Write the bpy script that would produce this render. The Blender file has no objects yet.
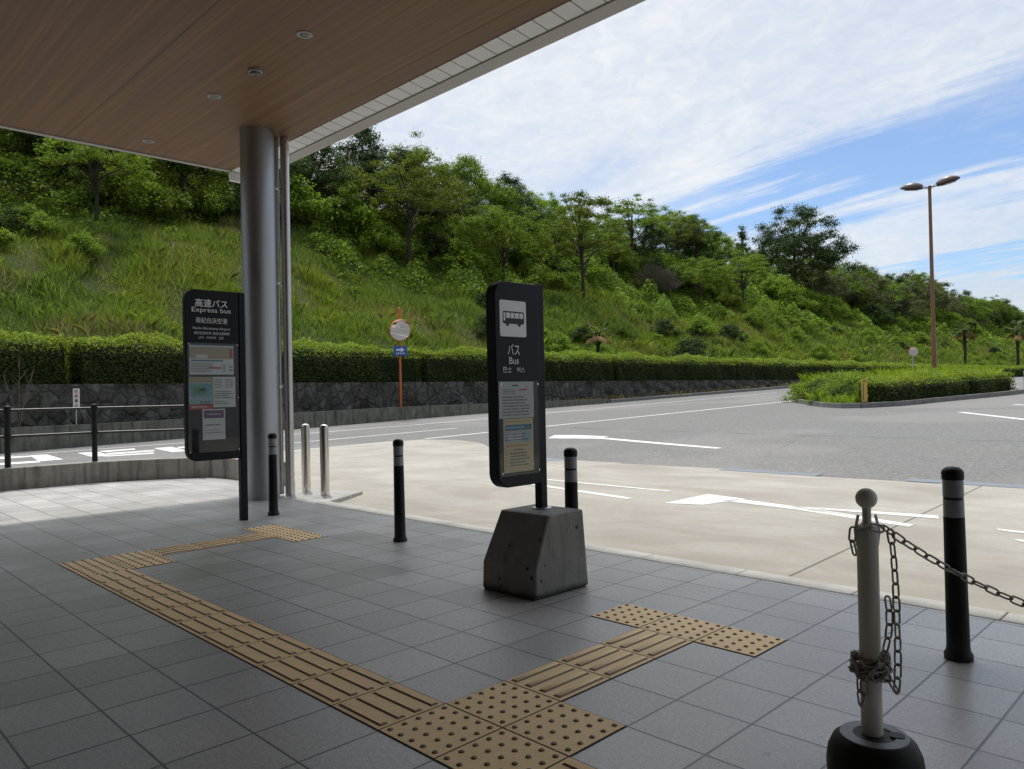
import bpy, bmesh, math, random
import numpy as np
from mathutils import Matrix, Vector
R = math.radians
random.seed(7); rng = np.random.default_rng(7)
SC = bpy.context.scene
COL = SC.collection

# ------------------------------------------------------------------ helpers
def link(o, parent=None):
    COL.objects.link(o)
    if parent is not None: o.parent = parent
    return o
def tag(o, label=None, cat=None, group=None, kind=None):
    if label: o['label'] = label
    if cat: o['category'] = cat
    if group: o['group'] = group
    if kind: o['kind'] = kind
    return o
def empty(name, loc=(0, 0, 0), rz=0.0):
    o = bpy.data.objects.new(name, None); o.empty_display_size = .1
    o.location = loc; o.rotation_euler = (0, 0, rz)
    return link(o)
class MB:
    """collects verts/faces (with material index and smooth flag) and builds ONE mesh object"""
    def __init__(s): s.v = []; s.f = []; s.m = []; s.s = []
    def add(s, vs, fs, mi=0, sm=False):
        k = len(s.v); s.v += [tuple(map(float, p)) for p in vs]
        for f in fs: s.f.append(tuple(i + k for i in f)); s.m.append(mi); s.s.append(sm)
        return s
    def box(s, x0, y0, z0, x1, y1, z1, mi=0):
        v = [(x0,y0,z0),(x1,y0,z0),(x1,y1,z0),(x0,y1,z0),(x0,y0,z1),(x1,y0,z1),(x1,y1,z1),(x0,y1,z1)]
        return s.add(v, [(0,3,2,1),(4,5,6,7),(0,1,5,4),(1,2,6,5),(2,3,7,6),(3,0,4,7)], mi)
    def lathe(s, prof, cx=0, cy=0, n=28, mi=0, sm=True, M=None):
        vs = []; fs = []
        for r, z in prof:
            for k in range(n):
                a = 2*math.pi*k/n; vs.append((cx + r*math.cos(a), cy + r*math.sin(a), z))
        if M is not None: vs = [M @ Vector(p) for p in vs]
        for i in range(len(prof)-1):
            for k in range(n):
                a = i*n+k; b = i*n+(k+1) % n; fs.append((a, b, b+n, a+n))
        s.add(vs, fs, mi, sm)
        s.add([vs[k] for k in range(n)], [tuple(range(n-1, -1, -1))], mi)
        m = (len(prof)-1)*n
        return s.add([vs[m+k] for k in range(n)], [tuple(range(n))], mi)
    def tube(s, pts, rad, n=8, mi=0, closed=False, caps=True):
        pts = [Vector(p) for p in pts]; N = len(pts)
        rr = rad if hasattr(rad, '__len__') else [rad]*N
        vs = []; fs = []; ref = None
        for i in range(N):
            if closed: t = (pts[(i+1) % N] - pts[i-1]).normalized()
            else: t = (pts[min(i+1, N-1)] - pts[max(i-1, 0)]).normalized()
            if ref is None:
                ref = t.orthogonal().normalized()
            else:
                ref = (ref - t*ref.dot(t)); ref = ref.normalized() if ref.length > 1e-6 else t.orthogonal().normalized()
            b = t.cross(ref)
            for k in range(n):
                a = 2*math.pi*k/n
                vs.append(pts[i] + (ref*math.cos(a) + b*math.sin(a))*rr[i])
        for i in range(N if closed else N-1):
            j = (i+1) % N
            for k in range(n):
                k2 = (k+1) % n; fs.append((i*n+k, i*n+k2, j*n+k2, j*n+k))
        s.add(vs, fs, mi, True)
        if caps and not closed:
            s.add([vs[k] for k in range(n)], [tuple(range(n-1, -1, -1))], mi)
            s.add([vs[(N-1)*n+k] for k in range(n)], [tuple(range(n))], mi)
        return s
    def prism(s, poly, to3, d0, d1, mi=0):
        """poly: 2D outline CCW; to3(a,b,d) -> 3D"""
        n = len(poly); vs = [to3(a, b, d0) for a, b in poly] + [to3(a, b, d1) for a, b in poly]
        fs = [tuple(range(n-1, -1, -1)), tuple(range(n, 2*n))] + [(i, (i+1) % n, (i+1) % n+n, i+n) for i in range(n)]
        return s.add(vs, fs, mi)
    def sphere(s, c, r, n=16, m=10, mi=0, sz=1.0):
        prof = [(max(1e-4, r*math.sin(math.pi*i/m)), c[2] - r*sz*math.cos(math.pi*i/m)) for i in range(m+1)]
        return s.lathe(prof, c[0], c[1], n, mi)
    def build(s, name, mats, parent=None, bevel=0.0, seg=2):
        me = bpy.data.meshes.new(name)
        me.from_pydata(s.v, [], s.f)
        for m in (mats if isinstance(mats, (list, tuple)) else [mats]): me.materials.append(m)
        me.polygons.foreach_set('material_index', s.m); me.polygons.foreach_set('use_smooth', s.s)
        bm = bmesh.new(); bm.from_mesh(me)
        bmesh.ops.remove_doubles(bm, verts=bm.verts, dist=1e-5)
        bmesh.ops.recalc_face_normals(bm, faces=bm.faces)
        if bevel:
            es = [e for e in bm.edges if len(e.link_faces) == 2 and e.calc_face_angle(0) > R(25)]
            bmesh.ops.bevel(bm, geom=es, offset=bevel, segments=seg, affect='EDGES', profile=.5, clamp_overlap=True)
        bm.to_mesh(me); bm.free(); me.update()
        if any(s.s):
            me.polygons.foreach_set('use_smooth', [True]*len(me.polygons)); me.set_sharp_from_angle(angle=R(35))
        o = bpy.data.objects.new(name, me)
        return link(o, parent)
def quads_mesh(name, V, mat, smooth=False):
    """V (N,k,3) array of separate k-gons"""
    N, k = V.shape[:2]; me = bpy.data.meshes.new(name)
    me.vertices.add(N*k); me.vertices.foreach_set('co', V.reshape(-1).astype(np.float32))
    me.loops.add(N*k); me.loops.foreach_set('vertex_index', np.arange(N*k, dtype=np.int32))
    me.polygons.add(N); me.polygons.foreach_set('loop_start', np.arange(0, N*k, k, dtype=np.int32))
    for m in (mat if isinstance(mat, (list, tuple)) else [mat]): me.materials.append(m)
    me.update(calc_edges=True)
    return me
def unit(a): return a/np.maximum(np.linalg.norm(a, axis=-1, keepdims=True), 1e-9)
def leaves(C, L, W, nrm=None, spread=1.0, g=rng):
    """diamond leaves at centres C (N,3); nrm = preferred facing"""
    N = len(C)
    n = g.normal(size=(N, 3))
    if nrm is not None: n = nrm + spread*n
    n = unit(n); a = unit(np.cross(n, g.normal(size=(N, 3)))); b = np.cross(n, a)
    s = (g.uniform(.6, 1.3, (N, 1)))
    a = a*L*.5*s; b = b*W*.5*s
    return np.stack([C-a, C+b-a*.1, C+a, C-b-a*.1], 1)
def blades(P, H, Wd, lean, g=rng):
    """grass blades: two quads bent over, as 5-point strips -> returns (N,5,3) polygons (tapered, bent)"""
    N = len(P); th = g.uniform(0, 2*np.pi, N); d = np.stack([np.cos(th), np.sin(th), np.zeros(N)], 1)
    ph = g.uniform(0, 2*np.pi, N); w = np.stack([np.cos(ph), np.sin(ph), np.zeros(N)], 1)
    h = (H*g.uniform(.5, 1.25, N))[:, None]; up = np.array([[0, 0, 1.]])
    ln = (lean*g.uniform(.2, 1.3, N))[:, None]
    m = P + up*h*.6 + d*h*ln*.35; t = P + up*h*(1-.25*ln) + d*h*ln*.95
    W_ = Wd*g.uniform(.6, 1.3, (N, 1))
    return np.stack([P-w*W_*.5, P+w*W_*.5, m+w*W_*.45, t, m-w*W_*.45], 1)

# ------------------------------------------------------------------ materials
class NT:
    def __init__(s, name):
        s.mat = bpy.data.materials.new(name); s.mat.use_nodes = True
        s.t = s.mat.node_tree; s.b = s.t.nodes['Principled BSDF']; s.out = s.t.nodes['Material Output']
    def n(s, typ, **kw):
        nd = s.t.nodes.new(typ)
        for k, v in kw.items():
            if k in nd.inputs.keys():
                s.set(nd.inputs[k], v)
            else: setattr(nd, k, v)
        return nd
    def set(s, sock, v):
        if isinstance(v, bpy.types.NodeSocket): s.t.links.new(v, sock)
        elif isinstance(v, bpy.types.Node): s.t.links.new(v.outputs[0], sock)
        else: sock.default_value = v
    def P(s, **kw):
        for k, v in kw.items(): s.set(s.b.inputs[k.replace('_', ' ')], v)
        return s
    def coord(s, which='Object'): return s.n('ShaderNodeTexCoord').outputs[which]
    def map(s, vec, scale=(1, 1, 1), rot=(0, 0, 0), loc=(0, 0, 0)):
        return s.n('ShaderNodeMapping', Vector=vec, Scale=scale, Rotation=rot, Location=loc).outputs[0]
    def noise(s, vec, scale=5, detail=4, rough=.55, dist=0.0):
        return s.n('ShaderNodeTexNoise', Vector=vec, Scale=scale, Detail=detail, Roughness=rough, Distortion=dist).outputs[0]
    def ramp(s, fac, stops):
        nd = s.n('ShaderNodeValToRGB', Fac=fac); e = nd.color_ramp.elements
        while len(e) < len(stops): e.new(.5)
        for i, (p, c) in enumerate(stops):
            e[i].position = p; e[i].color = (c if hasattr(c, '__len__') else (c, c, c)) + ((1,) if not hasattr(c, '__len__') or len(c) == 3 else ())
        return nd.outputs[0]
    def mix(s, f, a, b, mode='MIX'):
        nd = s.n('ShaderNodeMix', data_type='RGBA', blend_type=mode)
        s.set(nd.inputs[0], f); 
        for sk, v in ((nd.inputs[6], a), (nd.inputs[7], b)):
            s.set(sk, v if not (hasattr(v, '__len__') and len(v) == 3) else (*v, 1))
        return nd.outputs[2]
    def math(s, op, a, b=0.0, c=0.0, clamp=False):
        nd = s.n('ShaderNodeMath', operation=op); nd.use_clamp = clamp
        for i, v in enumerate((a, b, c)): s.set(nd.inputs[i], v)
        return nd.outputs[0]
    def bump(s, h, strength=.3, dist=.01):
        s.set(s.b.inputs['Normal'], s.n('ShaderNodeBump', Height=h, Strength=strength, Distance=dist).outputs[0]); return s
def plain(name, c, rough=.5, metal=0.0, var=.12, nscale=12, spec=.5, bump=0.0):
    m = NT(name); v = m.coord()
    nz = m.noise(v, nscale, 5, .6)
    col = m.mix(nz, tuple(x*(1-var) for x in c), tuple(min(1, x*(1+var)) for x in c))
    m.P(Base_Color=col, Metallic=metal, Specular_IOR_Level=spec,
        Roughness=m.ramp(nz, [(.3, max(0, rough-.06)), (.7, min(1, rough+.06))]))
    if bump: m.bump(m.noise(v, nscale*6, 4), bump, .004)
    return m.mat
def leafmat(name, dark, mid, light, trans=.35, rough=.5, big=.25):
    m = NT(name)
    rnd = m.n('ShaderNodeNewGeometry').outputs['Random Per Island']
    col = m.ramp(rnd, [(0, dark), (.5, mid), (1, light)])
    nz = m.noise(m.coord(), big, 3, .6)
    col = m.mix(m.ramp(nz, [(.35, 0.0), (.65, .55)]), col, m.mix(1.0, col, (1.3, 1.12, .7), 'MULTIPLY'))
    m.P(Base_Color=col, Roughness=rough+.12, Specular_IOR_Level=.14)
    tr = m.n('ShaderNodeBsdfTranslucent', Color=m.mix(1.0, col, (1.25, 1.3, .65), 'MULTIPLY'))
    ms = m.n('ShaderNodeMixShader', Fac=trans)
    m.t.links.new(m.b.outputs[0], ms.inputs[1]); m.t.links.new(tr.outputs[0], ms.inputs[2]); m.t.links.new(ms.outputs[0], m.out.inputs[0])
    return m.mat

# ---- ground materials
def mat_tiles():
    m = NT('grey_paving_tile'); v = m.coord()
    s = m.map(v, (1/.3, 1/.3, 1))
    sx = m.n('ShaderNodeSeparateXYZ', Vector=s)
    def edge(o):
        f = m.math('FRACT', o); return m.math('MINIMUM', f, m.math('SUBTRACT', 1.0, f))
    wob = m.math('MULTIPLY', m.math('SUBTRACT', m.noise(v, 45, 2), .5), .006)
    e = m.math('ADD', m.math('MINIMUM', edge(sx.outputs[0]), edge(sx.outputs[1])), wob)
    grout = m.ramp(e, [(.008, 1.0), (.017, 0.0)])
    cell = m.n('ShaderNodeVectorMath', operation='FLOOR'); m.set(cell.inputs[0], s)
    wn = m.n('ShaderNodeTexWhiteNoise', noise_dimensions='2D', Vector=cell.outputs[0]).outputs[0]
    base = m.ramp(wn, [(0, (.365, .350, .330)), (.5, (.43, .413, .39)), (1, (.495, .477, .452))])
    sp = m.math('ADD', m.math('MULTIPLY', m.noise(v, 190, 2, .7), .6), m.math('MULTIPLY', m.noise(v, 60, 3, .8), .4))
    base = m.mix(m.ramp(sp, [(.38, .7), (.5, 0.0)]), base, (.17, .168, .165))
    base = m.mix(m.ramp(sp, [(.51, 0.0), (.63, .7)]), base, (.66, .65, .63))
    st = m.noise(v, 1.1, 6, .62, .4)
    base = m.mix(m.ramp(st, [(.34, .36), (.62, 0.0)]), base, (.20, .197, .192))
    st2 = m.noise(m.map(v, (1, 1, 1), (0, 0, .6), (5, 3, 0)), 5.5, 4, .6)
    base = m.mix(m.ramp(st2, [(.62, 0.0), (.75, .22)]), base, (.14, .135, .13))
    vg = m.n('ShaderNodeTexVoronoi', Vector=v, Scale=2.6); gum = m.math('ADD', vg.outputs[0], m.math('MULTIPLY', m.noise(v, 30, 3), .03))
    base = m.mix(m.ramp(gum, [(.048, .55), (.062, 0.0)]), base, (.14, .137, .13))
    col = m.mix(grout, base, (.035, .034, .034))
    m.P(Base_Color=col, Roughness=m.ramp(st, [(.3, .30), (.7, .42)]), Specular_IOR_Level=.8)
    h = m.math('ADD', m.math('MULTIPLY', grout, -1.0), m.math('MULTIPLY', sp, .25))
    m.bump(h, .35, .003); return m.mat
def mat_asphalt():
    m = NT('weathered_asphalt'); v = m.coord()
    g = m.math('ADD', m.math('MULTIPLY', m.noise(v, 48, 4, .85), .55), m.math('MULTIPLY', m.noise(v, 15, 4, .8), .45)); b = m.noise(v, .35, 5, .6); t = m.noise(m.map(v, (.16, 1.6, 1), (0, 0, .12)), 1.0, 4, .6)
    c = m.ramp(g, [(.36, (.058, .0565, .054)), (.5, (.13, .127, .121)), (.66, (.28, .273, .26))])
    c = m.mix(m.ramp(b, [(.35, .35), (.6, 0.0)]), c, (.13, .13, .132))
    c = m.mix(m.ramp(t, [(.58, 0.0), (.72, .35)]), c, (.12, .118, .117))
    pa = m.noise(m.map(v, (1, 1, 1), (0, 0, 0), (31, 7, 0)), .13, 3, .5)
    c = m.mix(m.ramp(pa, [(.52, 0.0), (.56, .3)]), c, (.22, .21, .2))
    vo = m.n('ShaderNodeTexVoronoi', feature='DISTANCE_TO_EDGE', Vector=m.mix(.35, v, m.n('ShaderNodeTexNoise', Vector=v, Scale=.7).outputs[1]), Scale=.28)
    c = m.mix(m.ramp(vo.outputs[0], [(.0015, .28), (.005, 0.0)]), c, (.07, .07, .07))
    sx = m.n('ShaderNodeSeparateXYZ', Vector=v); wv = m.math('MULTIPLY', m.math('SUBTRACT', m.noise(v, .5, 3), .5), .9)
    ln = m.math('ADD', m.math('MULTIPLY_ADD', sx.outputs[0], .17, -11.6), m.math('ADD', sx.outputs[1], wv))
    c = m.mix(m.math('MULTIPLY', m.ramp(m.math('ABSOLUTE', ln), [(.03, 1.0), (.16, 0.0)]), m.ramp(m.noise(v, .9, 4), [(.35, 0.0), (.6, .55)])), c, (.06, .06, .06))
    m.P(Base_Color=c, Roughness=.86, Specular_IOR_Level=.3); m.bump(g, .5, .006); return m.mat
def mat_apron():
    m = NT('stained_pale_concrete'); v = m.coord()
    a = m.noise(m.map(v, (.8, 1.35, 1)), 1.0, 7, .62, .5); b = m.noise(v, 5.5, 6, .65); g = m.noise(v, 130, 2, .7)
    c = m.ramp(a, [(.3, (.225, .205, .175)), (.5, (.298, .277, .24)), (.7, (.365, .345, .305))])
    c = m.mix(m.ramp(b, [(.46, 0.0), (.7, .42)]), c, (.27, .228, .178))
    st = m.noise(m.map(v, (.25, 1.1, 1), (0, 0, -.08), (9, 2, 0)), 1.3, 5, .6)
    c = m.mix(m.ramp(st, [(.56, 0.0), (.7, .4)]), c, (.24, .21, .175))
    c = m.mix(m.ramp(g, [(.3, .16), (.5, 0.0)]), c, (.2, .19, .17))
    ty = m.noise(m.map(v, (.07, 2.6, 1), (0, 0, .05), (3, 8, 0)), 1.6, 5, .6)
    c = m.mix(m.ramp(ty, [(.55, 0.0), (.68, .4)]), c, (.2, .185, .165))
    fn = m.noise(v, 22, 5, .75)
    c = m.mix(m.ramp(fn, [(.36, .4), (.52, 0.0)]), c, (.22, .2, .172))
    sp = m.n('ShaderNodeTexVoronoi', Vector=v, Scale=1.7)
    c = m.mix(m.ramp(m.math('ADD', sp.outputs[0], m.math('MULTIPLY', m.noise(v, 9, 3), .06)), [(.055, .55), (.075, 0.0)]), c, (.17, .15, .13))
    sx = m.n('ShaderNodeSeparateXYZ', Vector=v)
    j = m.math('MINIMUM', m.math('ABSOLUTE', m.math('ADD', sx.outputs[0], .22)), m.math('ABSOLUTE', m.math('ADD', sx.outputs[0], 10.2)))
    j = m.math('MINIMUM', j, m.math('ABSOLUTE', m.math('ADD', sx.outputs[0], -9.8)))
    c = m.mix(m.ramp(j, [(.006, .9), (.012, 0.0)]), c, (.07, .065, .06))
    m.P(Base_Color=c, Roughness=.8, Specular_IOR_Level=.35); m.bump(g, .25, .004); return m.mat
def mat_concrete(name, lo, hi, stain=.5, pits=False, streak=True):
    m = NT(name); v = m.coord()
    a = m.noise(v, 3.2, 6, .65); g = m.noise(v, 70, 3, .7)
    c = m.ramp(a, [(.3, lo), (.7, hi)])
    if streak:
        st = m.noise(m.map(v, (9, 9, .7)), 1.0, 5, .7)
        c = m.mix(m.ramp(st, [(.48, 0.0), (.66, stain)]), c, tuple(x*.3 for x in lo))
    c = m.mix(m.ramp(g, [(.3, .25), (.5, 0.0)]), c, tuple(x*.5 for x in lo))
    h = g
    if pits:
        vo = m.n('ShaderNodeTexVoronoi', Vector=v, Scale=17.0, Randomness=1.0)
        r = m.n('ShaderNodeSeparateColor', Color=vo.outputs[1]).outputs[0]
        pit = m.math('MULTIPLY', m.ramp(vo.outputs[0], [(.16, 1.0), (.22, 0.0)]), m.ramp(r, [(.34, 0.0), (.38, 1.0)]))
        c = m.mix(pit, c, (.025, .025, .025)); h = m.math('SUBTRACT', m.math('MULTIPLY', g, .2), pit)
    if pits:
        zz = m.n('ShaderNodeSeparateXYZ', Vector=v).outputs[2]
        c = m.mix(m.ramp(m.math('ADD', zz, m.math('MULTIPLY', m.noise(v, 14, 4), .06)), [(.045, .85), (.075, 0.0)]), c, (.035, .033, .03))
        c = m.mix(m.ramp(m.noise(m.map(v, (5, 5, 1.0)), 1.6, 5, .7), [(.5, 0.0), (.7, .5)]), c, (.11, .105, .095))
    m.P(Base_Color=c, Roughness=.82, Specular_IOR_Level=.3); m.bump(h, .5, .006); return m.mat
def mat_stone():
    m = NT('dark_fieldstone'); v = m.coord()
    w = m.mix(.2, v, m.n('ShaderNodeTexNoise', Vector=v, Scale=2.6, Detail=5).outputs[1])
    w = m.map(w, (1, 1.15, .85))
    vo = m.n('ShaderNodeTexVoronoi', Vector=w, Scale=3.1); ve = m.n('ShaderNodeTexVoronoi', feature='DISTANCE_TO_EDGE', Vector=w, Scale=3.1)
    r = m.n('ShaderNodeSeparateColor', Color=vo.outputs[1]).outputs[0]
    g = m.noise(v, 9, 6, .7)
    c = m.ramp(r, [(0, (.034, .031, .031)), (.5, (.056, .052, .051)), (1, (.10, .094, .09))])
    c = m.mix(m.ramp(g, [(.4, 0.0), (.7, .5)]), c, (.17, .165, .15))
    c = m.mix(m.ramp(m.noise(v, 1.2, 4), [(.5, 0.0), (.7, .4)]), c, (.05, .06, .035))
    c = m.mix(m.ramp(m.noise(m.map(v, (1, 2.6, .35)), 1.6, 5, .7), [(.45, 0.0), (.7, .75)]), c, (.028, .027, .024))
    c = m.mix(m.ramp(ve.outputs[0], [(.0, .5), (.06, 0.0)]), c, (.025, .025, .022))
    m.P(Base_Color=c, Roughness=.9, Specular_IOR_Level=.25)
    m.bump(m.math('ADD', m.ramp(ve.outputs[0], [(.0, 0.0), (.14, 1.0)]), m.math('MULTIPLY', g, .5)), 1.0, .06); return m.mat
def mat_wood():
    m = NT('brown_wood_grain_soffit'); v = m.coord()
    g = m.noise(m.map(v, (.35, 26, 26)), 1.0, 7, .7, .3); g2 = m.noise(m.map(v, (.12, 5.2, 5)), 1.0, 4, .6)
    c = m.ramp(g, [(.3, (.118, .064, .029)), (.5, (.17, .094, .044)), (.7, (.24, .14, .07))])
    c = m.mix(m.ramp(g2, [(.35, .4), (.65, 0.0)]), c, (.14, .078, .05))
    sx = m.n('ShaderNodeSeparateXYZ', Vector=v)
    f = m.math('FRACT', m.math('MULTIPLY', m.math('ADD', sx.outputs[1], 20.27), 1/1.75))
    j = m.math('MINIMUM', f, m.math('SUBTRACT', 1.0, f))
    c = m.mix(m.ramp(j, [(.002, .9), (.0045, 0.0)]), c, (.03, .018, .012))
    f2 = m.math('FRACT', m.math('MULTIPLY', m.math('ADD', sx.outputs[1], 20.27), 1/.25))
    j2 = m.math('MINIMUM', f2, m.math('SUBTRACT', 1.0, f2))
    c = m.mix(m.ramp(j2, [(.008, .28), (.02, 0.0)]), c, (.06, .035, .022))
    m.P(Base_Color=c, Roughness=.55, Specular_IOR_Level=.35); return m.mat
def mat_slats():
    m = NT('white_metal_edge_strips'); v = m.coord(); sx = m.n('ShaderNodeSeparateXYZ', Vector=v)
    f = m.math('FRACT', m.math('MULTIPLY', m.math('ADD', sx.outputs[0], 30.0), 1/.205)); j = m.math('MINIMUM', f, m.math('SUBTRACT', 1.0, f))
    c = m.mix(m.noise(v, 3, 4), (.62, .63, .62), (.72, .73, .72))
    c = m.mix(m.ramp(j, [(.02, 1.0), (.035, 0.0)]), c, (.08, .08, .08))
    m.P(Base_Color=c, Roughness=.5); return m.mat
def mat_soil_hill():
    m = NT('grassy_hill_soil'); v = m.coord()
    a = m.noise(v, .35, 6, .65); b = m.noise(v, 3.0, 5, .7)
    c = m.ramp(a, [(.3, (.022, .035, .009)), (.5, (.04, .055, .013)), (.7, (.065, .07, .02))])
    c = m.mix(m.ramp(b, [(.45, 0.0), (.7, .6)]), c, (.05, .045, .022))
    m.P(Base_Color=c, Roughness=.95, Specular_IOR_Level=.1); m.bump(b, 1.0, .15); return m.mat
def mat_grass(name, cols, dry=(.3, .24, .12), dryamt=.5):
    m = NT(name); rnd = m.n('ShaderNodeNewGeometry').outputs['Random Per Island']; v = m.coord()
    c = m.ramp(rnd, [(0, cols[0]), (.5, cols[1]), (1, cols[2])])
    c = m.mix(m.ramp(m.noise(v, .22, 5, .65), [(.42, 0.0), (.62, .75)]), c, m.mix(1.0, c, (1.45, 1.22, .8), 'MULTIPLY'))
    c = m.mix(m.ramp(m.noise(m.map(v, (1, 1, 1), (0, 0, 0), (11, 5, 3)), .16, 5, .7), [(.52, 0.0), (.68, dryamt)]), c, dry)
    m.P(Base_Color=c, Roughness=.6, Specular_IOR_Level=.3)
    tr = m.n('ShaderNodeBsdfTranslucent', Color=m.mix(1.0, c, (1.2, 1.3, .6), 'MULTIPLY')); ms = m.n('ShaderNodeMixShader', Fac=.35)
    m.t.links.new(m.b.outputs[0], ms.inputs[1]); m.t.links.new(tr.outputs[0], ms.inputs[2]); m.t.links.new(ms.outputs[0], m.out.inputs[0])
    return m.mat
def mat_paint():
    m = NT('worn_white_road_paint'); v = m.coord()
    w = m.noise(v, 14, 6, .75); w2 = m.noise(v, 1.2, 4)
    c = m.mix(m.ramp(m.math('ADD', w, m.math('MULTIPLY', w2, .35)), [(.52, 0.0), (.80, .7)]), (.66, .66, .64), (.34, .335, .32))
    m.P(Base_Color=c, Roughness=.7); return m.mat
def mat_metal(name, c, rough, nscale=(3, 3, .4), var=.1):
    m = NT(name); v = m.coord(); nz = m.noise(m.map(v, nscale), 6, 5, .6)
    m.P(Base_Color=m.mix(nz, tuple(x*(1-var) for x in c), tuple(min(1, x*(1+var)) for x in c)), Metallic=1.0,
        Roughness=m.ramp(nz, [(.3, max(.03, rough-.07)), (.7, rough+.08)])); return m.mat
def mat_cover():
    m = NT('clear_acrylic'); t = m.t
    tr = m.n('ShaderNodeBsdfTransparent', Color=(.93, .95, .95, 1)); gl = m.n('ShaderNodeBsdfGlossy', Color=(1, 1, 1, 1), Roughness=.04)
    lw_ = m.n('ShaderNodeLayerWeight', Blend=.5); ms = m.n('ShaderNodeMixShader', Fac=m.math('MULTIPLY_ADD', m.math('POWER', lw_.outputs['Facing'], 4.0), .3, .022))
    t.links.new(tr.outputs[0], ms.inputs[1]); t.links.new(gl.outputs[0], ms.inputs[2]); t.links.new(ms.outputs[0], m.out.inputs[0]); return m.mat

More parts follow.
